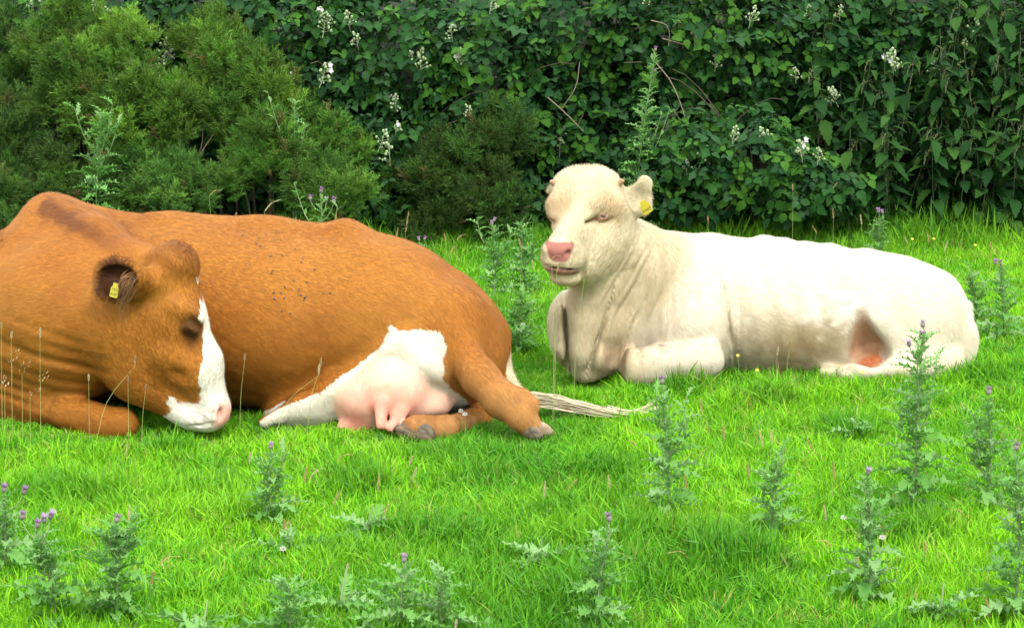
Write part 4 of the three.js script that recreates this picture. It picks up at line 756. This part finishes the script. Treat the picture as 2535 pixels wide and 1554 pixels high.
const brambleMats = [leafMat(0.013, 0.052, 0.010), leafMat(0.018, 0.064, 0.010), leafMat(0.009, 0.036, 0.010), leafMat(0.032, 0.094, 0.010), leafMat(0.022, 0.060, 0.021)];
const whiteLeafMat = leafMat(1, 1, 1);
const stemMat = new THREE.MeshStandardMaterial({ color: lin(0.055, 0.042, 0.022), roughness: 0.85 });
const budMat = new THREE.MeshStandardMaterial({ color: lin(0.22, 0.28, 0.14), roughness: 0.8 }), petalMat = new THREE.MeshStandardMaterial({ color: lin(0.38, 0.36, 0.36), roughness: 0.8, side: THREE.DoubleSide });
function faceOut(R, n, spread) {                          // orientation whose local +y looks along n with some scatter, turned about it at random
  const y = n.clone().add(V((R() - 0.5) * spread, (R() - 0.5) * spread, (R() - 0.5) * spread)).normalize();
  const x = V(R() - 0.5, -0.25 + (R() - 0.5) * 0.7, R() - 0.4); x.addScaledVector(y, -x.dot(y)).normalize(); const z = V().crossVectors(x, y);
  return new THREE.Quaternion().setFromRotationMatrix(new THREE.Matrix4().makeBasis(x, y, z));
}
function lobesOf(rows, b) { return rows.filter(r => r[0] === b).map(r => ({ c: V(r[1], r[2], r[3]), r: V(r[4], r[5], r[6]) })); }
function onLobes(R, lobes, count, lo, hi) {               // points scattered through the outer shell of a bush
  const ws = lobes.map(l => l.r.x * l.r.y), tot = ws.reduce((a, b) => a + b, 0), out = [];
  for (let i = 0; i < count * 3 && out.length < count; i++) {
    let s = R() * tot, k = 0; while (s > ws[k] && k < ws.length - 1) s -= ws[k++];
    const l = lobes[k], u = R() * 2 - 1, a = R() * 6.283, q = Math.sqrt(1 - u * u), n = V(Math.cos(a) * q, u, Math.sin(a) * q);
    if (n.z < -0.35) continue;
    const f = mix(lo, hi, Math.sqrt(R())) + 0.46 * fbm(l.c.x * 3 + n.x * 2.6, l.c.y * 3 + n.y * 2.6, n.z * 2.6), p = l.c.clone().add(n.clone().multiply(l.r).multiplyScalar(f));
    if (p.y < 0.02) continue;
    if (lobes.some((o, j) => j !== k && p.clone().sub(o.c).divide(o.r).length() < lo * 0.9)) continue;
    out.push({ p, n: n.clone().divide(l.r).normalize(), f });
  }
  return out;
}
const outside = p => Math.abs(p.x) > -p.z * 0.222;        // beyond the picture's sides
const brambleLabels = ['tall bramble thicket with white flower sprays behind the brown cow\'s hips', 'dark bramble thicket with bare dead twigs above the pale cow\'s head', 'low bright bramble mound right behind the pale cow\'s back', 'bramble showing above and behind the gorse, top left', 'dark bramble filling in behind the nettles'];
const brambles = brambleLabels.map((lb, b) => {
  const R = rng(300 + b), lobes = lobesOf(BRAMBLE, b), base = V(lobes[0].c.x, 0, lobes[0].c.z), t = thing('bramble_bush', lb, 'bramble', base, 'brambles of the hedge');
  const area = lobes.reduce((a, l) => a + l.r.x * l.r.y * 3.1, 0), pts = onLobes(R, lobes, Math.round(area * 1250), 0.50, 1.10);
  const seen = pts.filter(o => !outside(o.p) && o.p.y < 1.32).sort((a, c) => (c.f + c.n.z * 0.5 + c.p.z * 0.5) - (a.f + a.n.z * 0.5 + a.p.z * 0.5)), own = new Set(seen.slice(0, 300));
  const rest = brambleLeaf.map(() => []), tint = [0.8, 1.3];
  for (const o of pts) {
    const q = faceOut(R, o.n.clone().multiplyScalar(0.5).add(V(0, 0.85, 0.15)), 1.5), s = 0.72 + R() * 0.6, k = R() * 6 | 0;
    if (own.has(o)) { const m = part('leaf', brambleLeaf[k], brambleMats[R() * 5 | 0], t); m.position.copy(o.p).sub(base); m.quaternion.copy(q); m.scale.setScalar(s); }
    else { const c = brambleMats[R() * 5 | 0].color.clone().multiplyScalar(mix(...tint, R())); rest[k].push([new THREE.Matrix4().compose(o.p.clone().sub(base), q, V(s, s, s)), c]); }
  }
  rest.forEach((l, k) => l.length && instanced('leaves', brambleLeaf[k], whiteLeafMat, l, t));
  for (let i = 0; i < 10; i++) {                          // arching canes
    const o = pts[R() * pts.length | 0].p.clone().sub(base), d = V((R() - 0.5) * 0.5, 0.15 + R() * 0.2, 0.1);
    part('cane', tube([o.clone().sub(V(d.x, 0.35, 0.25)), o.clone().add(V(0, 0.08, 0)), o.clone().add(d), o.clone().addScaledVector(d, 1.6).add(V(0, -0.12, 0.08))], 0.0045, 0.002, 8, 4), stemMat, t);
  }
  return { t, base };
});
{ // panicles of buds and a few open flowers on the brambles
  const R = rng(411), ball = new THREE.IcosahedronGeometry(1, 0); ball.deleteAttribute('uv');
  const sprayGeo = [0, 1, 2].map(v => {
    const list = [];
    for (let i = 0; i < 13; i++) { const h = i / 13, a = R() * 6.28, d = 0.030 * (1.15 - h) * (0.4 + R() * 0.8) + 0.003, g = ball.clone(), r = 0.0042 + R() * 0.003; g.scale(r, r * 1.2, r); g.translate(Math.cos(a) * d, h * 0.075, Math.sin(a) * d); list.push(mergeVertices(g)); list.push(tube([V(0, h * 0.075 - 0.012, 0), V(Math.cos(a) * d, h * 0.075, Math.sin(a) * d)], 0.001, 0.0008, 1, 3)); }
    list.push(tube([V(0, -0.03, 0), V(0.004, 0.02, 0), V(0, 0.07, 0)], 0.0014, 0.001, 4, 4));
    return mergeGeometries(list.map(g => { const q = g.index ? g.toNonIndexed() : g; q.deleteAttribute('uv'); return q; }));
  });
  const flower = mergeGeometries([0, 1, 2, 3, 4].map(k => moved(leafGeo(0.014, 0.012, { n: 3, fold: 0.3, curl: -0.3, teeth: 0 }), k * 1.2566, [0, 0, 0])));
  SPRAY.forEach(([b, x, y, z], i) => {
    if (i % 4 === 3) return;
    const { t, base } = brambles[b], m = part('flower_spray', sprayGeo[i % 3], budMat, t), s = 0.8 + R() * 0.5;
    m.position.set(x - base.x, y - base.y, z - base.z); m.rotation.set((R() - 0.2) * 0.7, R() * 6, (R() - 0.5) * 0.9); m.scale.setScalar(s);
    if (i % 3 === 0) for (let k = 0; k < 2; k++) { const f = part('flower', flower, petalMat, m); f.position.set((R() - 0.5) * 0.03, 0.04 + R() * 0.035, 0.012 + R() * 0.012); f.rotation.set(0.9 + R() * 0.6, R() * 6, 0); }
  });
}
// ---------------------------------------------------------------- gorse
{
  const R = rng(520);
  const sprig = [0, 1, 2].map(v => {                      // a shoot along +y thick with spines
    const pos = [], idx = [], L = 0.095;
    const spine = (b, d, l, w) => { const s = V(R() - 0.5, R() - 0.5, R() - 0.5).cross(d).normalize().multiplyScalar(w), o = pos.length / 3, e = b.clone().addScaledVector(d, l); pos.push(b.x - s.x, b.y - s.y, b.z - s.z, b.x + s.x, b.y + s.y, b.z + s.z, e.x, e.y, e.z); idx.push(o, o + 1, o + 2); };
    for (let i = 0; i < 46; i++) { const t = (i + R()) / 46, a = i * 2.4, d = V(Math.cos(a), 0.55 + t * 0.9, Math.sin(a)).normalize(); spine(V(0, t * L, 0), d, 0.026 * (1.12 - t * 0.55) * (0.7 + R() * 0.6), 0.0017 + R() * 0.0011); }
    for (let k = 0; k < 4; k++) { const a = R() * 6.28, t0 = 0.25 + R() * 0.5, dd = V(Math.cos(a), 0.9, Math.sin(a)).normalize(), o = V(0, t0 * L, 0); for (let i = 0; i < 11; i++) { const t = i / 11, d = V(R() - 0.5, R() - 0.5, R() - 0.5).addScaledVector(dd, 0.9).normalize(); spine(o.clone().addScaledVector(dd, t * 0.035), d, 0.016 * (0.7 + R() * 0.6), 0.0014); } }
    spine(V(0, 0, 0), V(0, 1, 0), L * 1.05, 0.0016); spine(V(0, 0, 0), V(0.02, 1, 0), L, 0.0016);
    return geoOf(pos, idx);
  });
  const spineMat = new THREE.MeshPhysicalMaterial({ color: 0xffffff, roughness: 0.7, side: THREE.DoubleSide, transmission: 0.25, thickness: 0, specularIntensity: 0.4 });
  const labels = ['large rounded gorse bush at the upper left, above the sleeping cow\'s shoulder', 'gorse bush left of the bramble thicket, above the brown cow\'s back', 'small ball-shaped gorse clump with a dark hollow beside it', 'gorse clump just above the brown cow\'s hip hump', 'dull olive gorse between the two cows under the brambles', 'gorse at the left edge, behind the sleeping cow\'s shoulder', 'low pale gorse shoots close behind the brown cow\'s back'];
  const hues = [[0.074, 0.175, 0.013], [0.080, 0.184, 0.013], [0.074, 0.190, 0.017], [0.068, 0.174, 0.015], [0.044, 0.106, 0.011], [0.050, 0.128, 0.013], [0.074, 0.186, 0.022]];
  labels.forEach((lb, b) => {
    const lobes = lobesOf(GORSE, b).map(l => ({ c: l.c, r: l.r.clone().multiplyScalar(0.76) })), base = V(lobes[0].c.x, 0, lobes[0].c.z), t = thing('gorse_bush', lb, 'gorse', base, 'gorse bushes along the hedge'), lists = [[], [], []];
    for (const l of lobes) {
      const clumps = Math.round(l.r.x * l.r.y * 430) + 4;
      for (let j = 0; j < clumps; j++) {
        const u = R() * 1.6 - 0.6, a = R() * 6.283, q = Math.sqrt(1 - u * u), d = V(Math.cos(a) * q, u, Math.sin(a) * q); if (d.z < -0.3) continue;
        const deep = R() < 0.3 ? 0.62 : 0.84 + 0.18 * R(), cc = l.c.clone().add(d.clone().multiply(l.r).multiplyScalar(deep)), rad = 0.05 + R() * 0.05, g0 = 0.6 + R() * R() * 1.1, hv = R();
        const n = Math.round(18 + rad * 170);
        for (let i = 0; i < n; i++) {
          const u2 = R() * 1.6 - 0.6, a2 = R() * 6.283, q2 = Math.sqrt(1 - u2 * u2), e = V(Math.cos(a2) * q2, u2, Math.sin(a2) * q2).addScaledVector(d, 0.45).normalize();
          const p = cc.clone().addScaledVector(e, rad * (0.35 + 0.6 * R())); if (p.y < 0) continue;
          const up = e.clone().multiplyScalar(0.9).add(V((R() - 0.5) * 0.5, 0.6, (R() - 0.5) * 0.5)).normalize(), qt = new THREE.Quaternion().setFromUnitVectors(V(0, 1, 0), up), s = 0.55 + R() * 0.65;
          const h = hues[b], g = g0 * (0.8 + R() * 0.4), dry = R() > 0.985 ? 0.7 : 0, c = [h[0] * g * (0.85 + hv * 0.35), h[1] * g, h[2] * g]; blend(c, [0.17, 0.10, 0.04], dry);
          lists[R() * 3 | 0].push([new THREE.Matrix4().compose(p.sub(base), qt, V(s, s, s)), lin(...c)]);
        }
      }
      for (let i = 0; i < 1; i++) { const e = l.c.clone().sub(base).add(V((R() - 0.5) * l.r.x, 0, 0)); part('branch', tube([V(e.x * 0.8, 0, e.z - 0.15), V(e.x * 0.9 + (R() - 0.5) * 0.1, e.y * 0.5, e.z - 0.05), e], 0.008, 0.004, 6, 5), stemMat, t); }
    }
    lists.forEach((l, k) => instanced('needles', sprig[k], spineMat, l, t));
  });
}
// ---------------------------------------------------------------- nettles
{
  const R = rng(640), geos = [0, 1, 2].map(k => { const g = leafGeo(0.095, 0.050, { n: 12, fold: 0.3 + 0.1 * k, curl: 0.25 + 0.15 * k, teeth: 0.13, heart: 1 }); g.translate(0.014, 0, 0); return g; });
  const mats = [leafMat(0.012, 0.046, 0.009), leafMat(0.016, 0.056, 0.010), leafMat(0.009, 0.036, 0.008), leafMat(0.025, 0.070, 0.010)], stalk = new THREE.MeshStandardMaterial({ color: lin(0.028, 0.055, 0.016), roughness: 0.8 }), catMat = new THREE.MeshStandardMaterial({ color: lin(0.07, 0.085, 0.03), roughness: 0.9 });
  const cat = (() => { const pos = [], idx = []; for (let i = 0; i < 40; i++) { const t = R(), a = R() * 6.28, r = 0.007 * (1.1 - t), o = pos.length / 3, p = V(0.012 + t * 0.035 + Math.cos(a) * r * 0.4, -t * t * 0.05 + Math.sin(a) * r, Math.cos(a) * r), s = 0.0028; pos.push(p.x - s, p.y, p.z, p.x + s, p.y - s, p.z + s, p.x, p.y + s, p.z + s); idx.push(o, o + 1, o + 2); } return geoOf(pos, idx); })();
  const rowOf = ([, z]) => z < -12.42 ? 'tall back row' : z < -12.19 ? 'middle row' : 'short front row', ranks = rankIn(NETTLE, rowOf);
  NETTLE.forEach(([x, z, h, lean], i) => {
    const lb = ranks[i] + ' nettle from the bramble mound, in the ' + rowOf(NETTLE[i]) + ' of the stand';
    const t = thing('nettle', lb, 'nettle', V(x, groundY(x, z), z), 'nettles growing at the right end of the hedge');
    const top = V(lean, h, 0.05 + 0.1 * R()), mid = V(lean * 0.3, h * 0.5, 0), at = new THREE.CatmullRomCurve3([V(0, 0, 0), mid, top]);
    part('stem', tube([V(0, 0, 0), mid, top], 0.0045, 0.002, 8, 5), stalk, t);
    const pairs = Math.max(6, Math.round((h - 0.1) / 0.052));
    for (let k = 0; k < pairs; k++) {
      const f = 0.12 + 0.88 * k / pairs, p = at.getPointAt(Math.min(1, f)), turn = (k % 2) * 1.571 + i * 1.3 + (R() - 0.5) * 0.8, sz = (f > 0.85 ? 0.75 : 1.12) * (0.85 + R() * 0.4) * (f > 0.95 ? 0.7 : 1);
      for (let s = 0; s < 2; s++) {
        const m = part('leaf', geos[R() * 3 | 0], mats[R() * 4 | 0], t); m.position.copy(p); m.rotation.set((R() - 0.5) * 0.6, turn + s * Math.PI, 0.25 - R() * 1.0 + (f > 0.9 ? 0.5 : 0), 'YXZ'); m.scale.setScalar(sz);
        if (f > 0.45 && f < 0.95 && R() < 0.55) { const c = part('catkin', cat, catMat, t); c.position.copy(p); c.rotation.set(0, turn + s * Math.PI + 0.5, -0.2); c.scale.setScalar(0.8 + R() * 0.6); }
      }
    }
  });
}
// ---------------------------------------------------------------- thistles
const thistleLeaf = [0, 1, 2, 3].map(k => {               // deeply lobed, crisped and spiny, unit length along +x
  const R = rng(700 + k), pos = [], idx = [], lobes = 8, mid = [];
  const spine = t => V(t, 0.10 * Math.sin(t * 2.4) - 0.25 * t * t, 0.03 * Math.sin(t * 5 + k));
  for (let i = 0; i < lobes * 2 + 1; i++) { const p = spine(i / (lobes * 2)); mid.push(pos.length / 3); pos.push(p.x, p.y, p.z); }
  for (let s = -1; s <= 1; s += 2) for (let i = 0; i < lobes; i++) {
    const t = (i + 0.5) / lobes, w = 0.15 * Math.sin(Math.PI * Math.min(1, 0.18 + t * 0.8)) * (0.8 + R() * 0.4), p = spine(t), up = (i % 2 ? 1 : -0.55) * w * (0.55 + R() * 0.4), o = pos.length / 3;
    pos.push(p.x + 0.05 + w * 0.3, p.y + up, p.z + s * w, p.x - 0.015 + w * 0.1, p.y + up * 0.2 + 0.35 * w, p.z + s * w * 0.85, p.x + 0.06 + w * 0.2, p.y - up * 0.3, p.z + s * w * 0.7);
    const a = mid[i * 2], b = mid[i * 2 + 1], c = mid[i * 2 + 2];
    if (s > 0) idx.push(a, b, o + 1, b, o, o + 1, b, o + 2, o, b, c, o + 2); else idx.push(a, o + 1, b, b, o + 1, o, b, o, o + 2, b, o + 2, c);
  }
  return geoOf(pos, idx);
});
const thistleMats = [leafMat(0.130, 0.300, 0.062, 0.8, 0.45), leafMat(0.155, 0.330, 0.082, 0.8, 0.45), leafMat(0.105, 0.265, 0.050, 0.8, 0.45), leafMat(0.190, 0.340, 0.120, 0.8, 0.45)];
const thistleStem = new THREE.MeshStandardMaterial({ color: lin(0.14, 0.20, 0.08), roughness: 0.85 }), bractMat = new THREE.MeshStandardMaterial({ color: lin(0.15, 0.13, 0.12), roughness: 0.85 });
const purpleMat = [lin(0.30, 0.12, 0.33), lin(0.36, 0.20, 0.40), lin(0.24, 0.10, 0.26)].map(c => new THREE.MeshStandardMaterial({ color: c, roughness: 0.9, side: THREE.DoubleSide }));
const bractGeo = new THREE.LatheGeometry([[0, 0], [0.0045, 0.0008], [0.0078, 0.006], [0.0075, 0.012], [0.0058, 0.0165]].map(p => new THREE.Vector2(...p)), 8);
const tuftTop = (() => { const R = rng(5), pos = [], idx = []; for (let i = 0; i < 46; i++) { const a = R() * 6.28, d = 0.0045 * Math.sqrt(R()), o = pos.length / 3, e = 0.004 + d * 1.9, c = Math.cos(a), s = Math.sin(a), w = 0.0010, y = 0.026 + R() * 0.005 - d * 0.5; pos.push(c * d + s * w, 0.014, s * d - c * w, c * d - s * w, 0.014, s * d + c * w, c * (d + e) , y, s * (d + e)); idx.push(o, o + 1, o + 2); } return geoOf(pos, idx); })();
THISTLE.forEach(([x, z, h, lean, size, flowers, label], i) => {
  const R = rng(800 + i), t = thing('thistle', label, 'thistle', V(x, groundY(x, z), z), 'thistles scattered over the pasture');
  const rosette = h < 0.16, pts = [V(0, 0, 0), V(lean * 0.35 + (R() - 0.5) * 0.02, h * 0.5, (R() - 0.5) * 0.03), V(lean, h, (R() - 0.5) * 0.04)], curve = new THREE.CatmullRomCurve3(pts);
  part('stem', tube(pts, 0.0042, 0.0022, 8, 5), thistleStem, t);
  const n = rosette ? 14 : Math.round(16 + h / 0.011);
  for (let k = 0; k < n; k++) {
    const f = rosette ? R() * 0.5 : (k + R() * 0.6) / n, p = curve.getPointAt(Math.min(1, f)), m = part('leaf', thistleLeaf[R() * 4 | 0], thistleMats[R() * 4 | 0], t);
    const L = size * (rosette ? 1.15 : mix(1.4, 0.5, f ** 1.1)) * (0.55 + R() * 0.6);
    m.position.copy(p); m.rotation.set((R() - 0.5) * 0.7, k * 2.399 + R() * 0.6, mix(0.05, 0.8, f) + (R() - 0.5) * 0.6, 'YXZ'); m.scale.setScalar(L);
  }
  if (!rosette && h > 0.19) for (let k = 0; k < 2 + (R() * 3 | 0); k++) {              // side shoots
    const b = curve.getPointAt(0.3 + R() * 0.45), a = R() * 6.28, l = h * (0.2 + R() * 0.25), tip = b.clone().add(V(Math.cos(a) * l * 0.5, l, Math.sin(a) * l * 0.4)), sc = new THREE.CatmullRomCurve3([b, b.clone().lerp(tip, 0.5).add(V(Math.cos(a) * 0.015, -0.012, 0)), tip]);
    part('branch', tube(sc.points, 0.0024, 0.0015, 4, 4), thistleStem, t);
    for (let q = 0; q < 7; q++) { const f = 0.25 + 0.75 * q / 6, m = part('leaf', thistleLeaf[R() * 4 | 0], thistleMats[R() * 4 | 0], t); m.position.copy(sc.getPointAt(f)); m.rotation.set((R() - 0.5) * 0.7, q * 2.4 + a, 0.35 + R() * 0.6, 'YXZ'); m.scale.setScalar(size * (0.35 + R() * 0.3)); }
  }
  for (let k = 0; k < flowers; k++) {
    const a = k * 2.4 + i, b = curve.getPointAt(k ? 0.82 + 0.05 * k * R() : 1), tip = k ? b.clone().add(V(Math.cos(a) * 0.05, 0.045 + 0.04 * R(), Math.sin(a) * 0.03)) : b.clone().add(V(0, 0.02, 0));
    part('branch', tube([b, b.clone().lerp(tip, 0.5).add(V(Math.cos(a) * 0.008, -0.004, 0)), tip], 0.0018, 0.0015, 3, 4), thistleStem, t);
    const hd = part('flower_head', bractGeo, bractMat, t); hd.position.copy(tip); hd.rotation.set((R() - 0.5) * 0.6, 0, (R() - 0.5) * 0.6); hd.scale.setScalar(0.78 + R() * 0.25);
    part('petals', tuftTop, purpleMat[R() * 3 | 0], hd);
  }
});
// ---------------------------------------------------------------- flowering grass stalks
{
  const strawMat = [lin(0.34, 0.24, 0.10), lin(0.42, 0.34, 0.19), lin(0.33, 0.21, 0.10)].map(c => new THREE.MeshStandardMaterial({ color: c, roughness: 0.85, side: THREE.DoubleSide })), greenStalk = new THREE.MeshStandardMaterial({ color: lin(0.24, 0.30, 0.09), roughness: 0.8 });
  const place = ([x, z, , , , droop, kind]) => (kind ? 'loose pale grass ears ' : droop > 0.8 ? 'nodding straw grass ears ' : 'upright straw grass ears ') + (z > -7.05 ? 'in the nearest grass' : z > -7.6 ? 'just before the cows' : z > -8.3 && x < -0.3 ? 'touching the brown cow' : z > -8.9 && x > 0 ? 'touching the pale cow' : 'near the hedge'), ranks = rankIn(STALK, place);
  STALK.forEach(([x, z, h, lean, hl, droop, kind], i) => {
    const R = rng(900 + i), kin = place(STALK[i]);
    const t = thing('grass_stalk', ranks[i] + ' from the left of the ' + kin, 'grass stalk', V(x, groundY(x, z), z), kin);
    const sgn = lean >= 0 ? 1 : -1, top = V(lean, h, 0.01), end = V(lean + sgn * hl * Math.sin(droop), h + hl * Math.cos(droop) * 0.8, 0.015), m1 = V(lean * 0.3, h * 0.5, 0);
    if (kind === 0) { end.y = h; end.x = lean; top.x = lean - sgn * hl * Math.sin(droop) * 0.8; top.y = h - hl * Math.cos(droop); }
    part('stem', tube([V(0, 0, 0), m1, top], 0.0009, 0.0006, 6, 3), greenStalk, t);
    const c = new THREE.CatmullRomCurve3([top, top.clone().lerp(end, 0.5).add(V(0, 0.12 * hl * droop, 0)), end]), pos = [], idx = [], n = kind ? 16 : 52;
    for (let k = 0; k < n; k++) {
      const f = k / n, p = c.getPointAt(f), d = c.getTangentAt(f), a = R() * 6.28, r = kind ? 0.008 + R() * 0.008 : 0.0026 * Math.sin(Math.PI * (0.12 + 0.8 * f)), o = p.clone().add(V(Math.cos(a) * r, Math.sin(a) * r * 0.4, Math.sin(a) * r)), l = kind ? 0.011 : 0.010, w = kind ? 0.0019 : 0.0014, q = pos.length / 3, e = o.clone().addScaledVector(d, l).add(V(Math.cos(a) * 0.002, 0, Math.sin(a) * 0.002)), s = V(Math.sin(a), 0.2, -Math.cos(a)).multiplyScalar(w), md = o.clone().lerp(e, 0.45);
      pos.push(o.x, o.y, o.z, md.x - s.x, md.y - s.y, md.z - s.z, md.x + s.x, md.y + s.y, md.z + s.z, e.x, e.y, e.z); idx.push(q, q + 1, q + 2, q + 1, q + 3, q + 2);
    }
    part('ear', geoOf(pos, idx), strawMat[R() * 3 | 0], t);
  });
}
// ---------------------------------------------------------------- dead twigs, clover, buttercups
const twigMat = new THREE.MeshStandardMaterial({ color: lin(0.15, 0.115, 0.08), roughness: 0.9 });
const twigNames = ['bare dead twig slanting through the brambles above the pale cow\'s head', 'thin bare twig rising from the slanting dead twig', 'short stub of dead twig below the slanting one', 'long curved bare cane hanging above the pale cow\'s ear', 'kinked bare twig at the top of the hedge', 'level bare twig joining the kinked one', 'short level bare twig beside the lilac thistle head', 'grey bare branch at the top left corner', 'upright bare stem in the dark hollow of the gorse', 'forked bare stem leaning in the gorse hollow', 'second upright stem at the right of the gorse hollow', 'tiny bare twig on the bramble mound', 'crooked twig under the bramble mound', 'bare cane tip crossing the centre bramble', 'arched bare cane on the centre bramble'];
TWIG.forEach((pts, i) => {
  const b = V(...pts[0]), t = part(numbered('dead_twig'), tube(pts.map(p => V(...p).sub(b)), 0.0034, 0.0016, 8, 5), twigMat, scene);
  t.position.copy(b); tag(t, twigNames[i], 'twig', 'dead twigs in the hedge');
});
{ // clover heads, buttercups, yellowing leaves at the hedge foot
  const R = rng(1100), whiteClover = new THREE.MeshStandardMaterial({ color: lin(0.50, 0.48, 0.42), roughness: 0.9, side: THREE.DoubleSide }), yellow = new THREE.MeshStandardMaterial({ color: lin(0.55, 0.40, 0.02), roughness: 0.6, side: THREE.DoubleSide }), thin = new THREE.MeshStandardMaterial({ color: lin(0.12, 0.26, 0.05), roughness: 0.8 });
  const cl = mergeGeometries(Array.from({ length: 34 }, (_, i) => { const a = i * 2.4, u = 1 - i / 26, q = Math.sqrt(Math.max(0, 1 - u * u)), g = leafGeo(0.009, 0.0036, { n: 2, fold: 0.4, curl: 0.2, teeth: 0 }); g.applyQuaternion(new THREE.Quaternion().setFromUnitVectors(V(1, 0, 0), V(Math.cos(a) * q, u, Math.sin(a) * q).normalize())); return g; }));
  const bc = mergeGeometries([0, 1, 2, 3, 4].map(k => moved(leafGeo(0.007, 0.007, { n: 3, fold: 0.3, curl: -0.35, teeth: 0 }), k * 1.2566, [0, 0, 0])));
  const spots = ['between the brown rump and the pale chest', 'beside the brown cow\'s outstretched hind foot, upper one', 'beside the brown cow\'s outstretched hind foot, lower one', 'by the thin-stemmed thistle at the lower right', 'under the sleeping head, low in the picture', 'behind the brown cow\'s hind leg', 'right of the thin-stemmed thistle'];
  CLOVER.forEach(([x, z], i) => { const t = thing('clover', 'white clover head ' + spots[i], 'clover', V(x, groundY(x, z), z), 'white clover in the grass'); part('stem', tube([V(0, 0, 0), V(0.004, 0.04, 0), V(0.002, 0.075, 0.01)], 0.0012, 0.001, 4, 4), thin, t); const f = part('flower', cl, whiteClover, t); f.position.set(0.002, 0.078, 0.01); f.scale.setScalar(1.15); });
  const bs = ['left of the two by the pale cow\'s hips', 'right of the two by the pale cow\'s hips', 'behind the pale cow\'s rump', 'before the pale cow\'s belly, left one', 'under the pale cow\'s hind foot', 'before the pale cow\'s belly, right one'];
  BUTTERCUP.forEach(([x, z], i) => { const t = thing('buttercup', 'yellow buttercup ' + bs[i], 'buttercup', V(x, groundY(x, z), z), 'buttercups in the grass'); part('stem', tube([V(0, 0, 0), V(0.01, 0.06, 0), V(0.004, 0.115, 0.01)], 0.0011, 0.0008, 4, 4), thin, t); const f = part('flower', bc, yellow, t); f.position.set(0.004, 0.116, 0.01); f.rotation.set(0.7, i, 0); });
}
renderer.render(scene, camera);
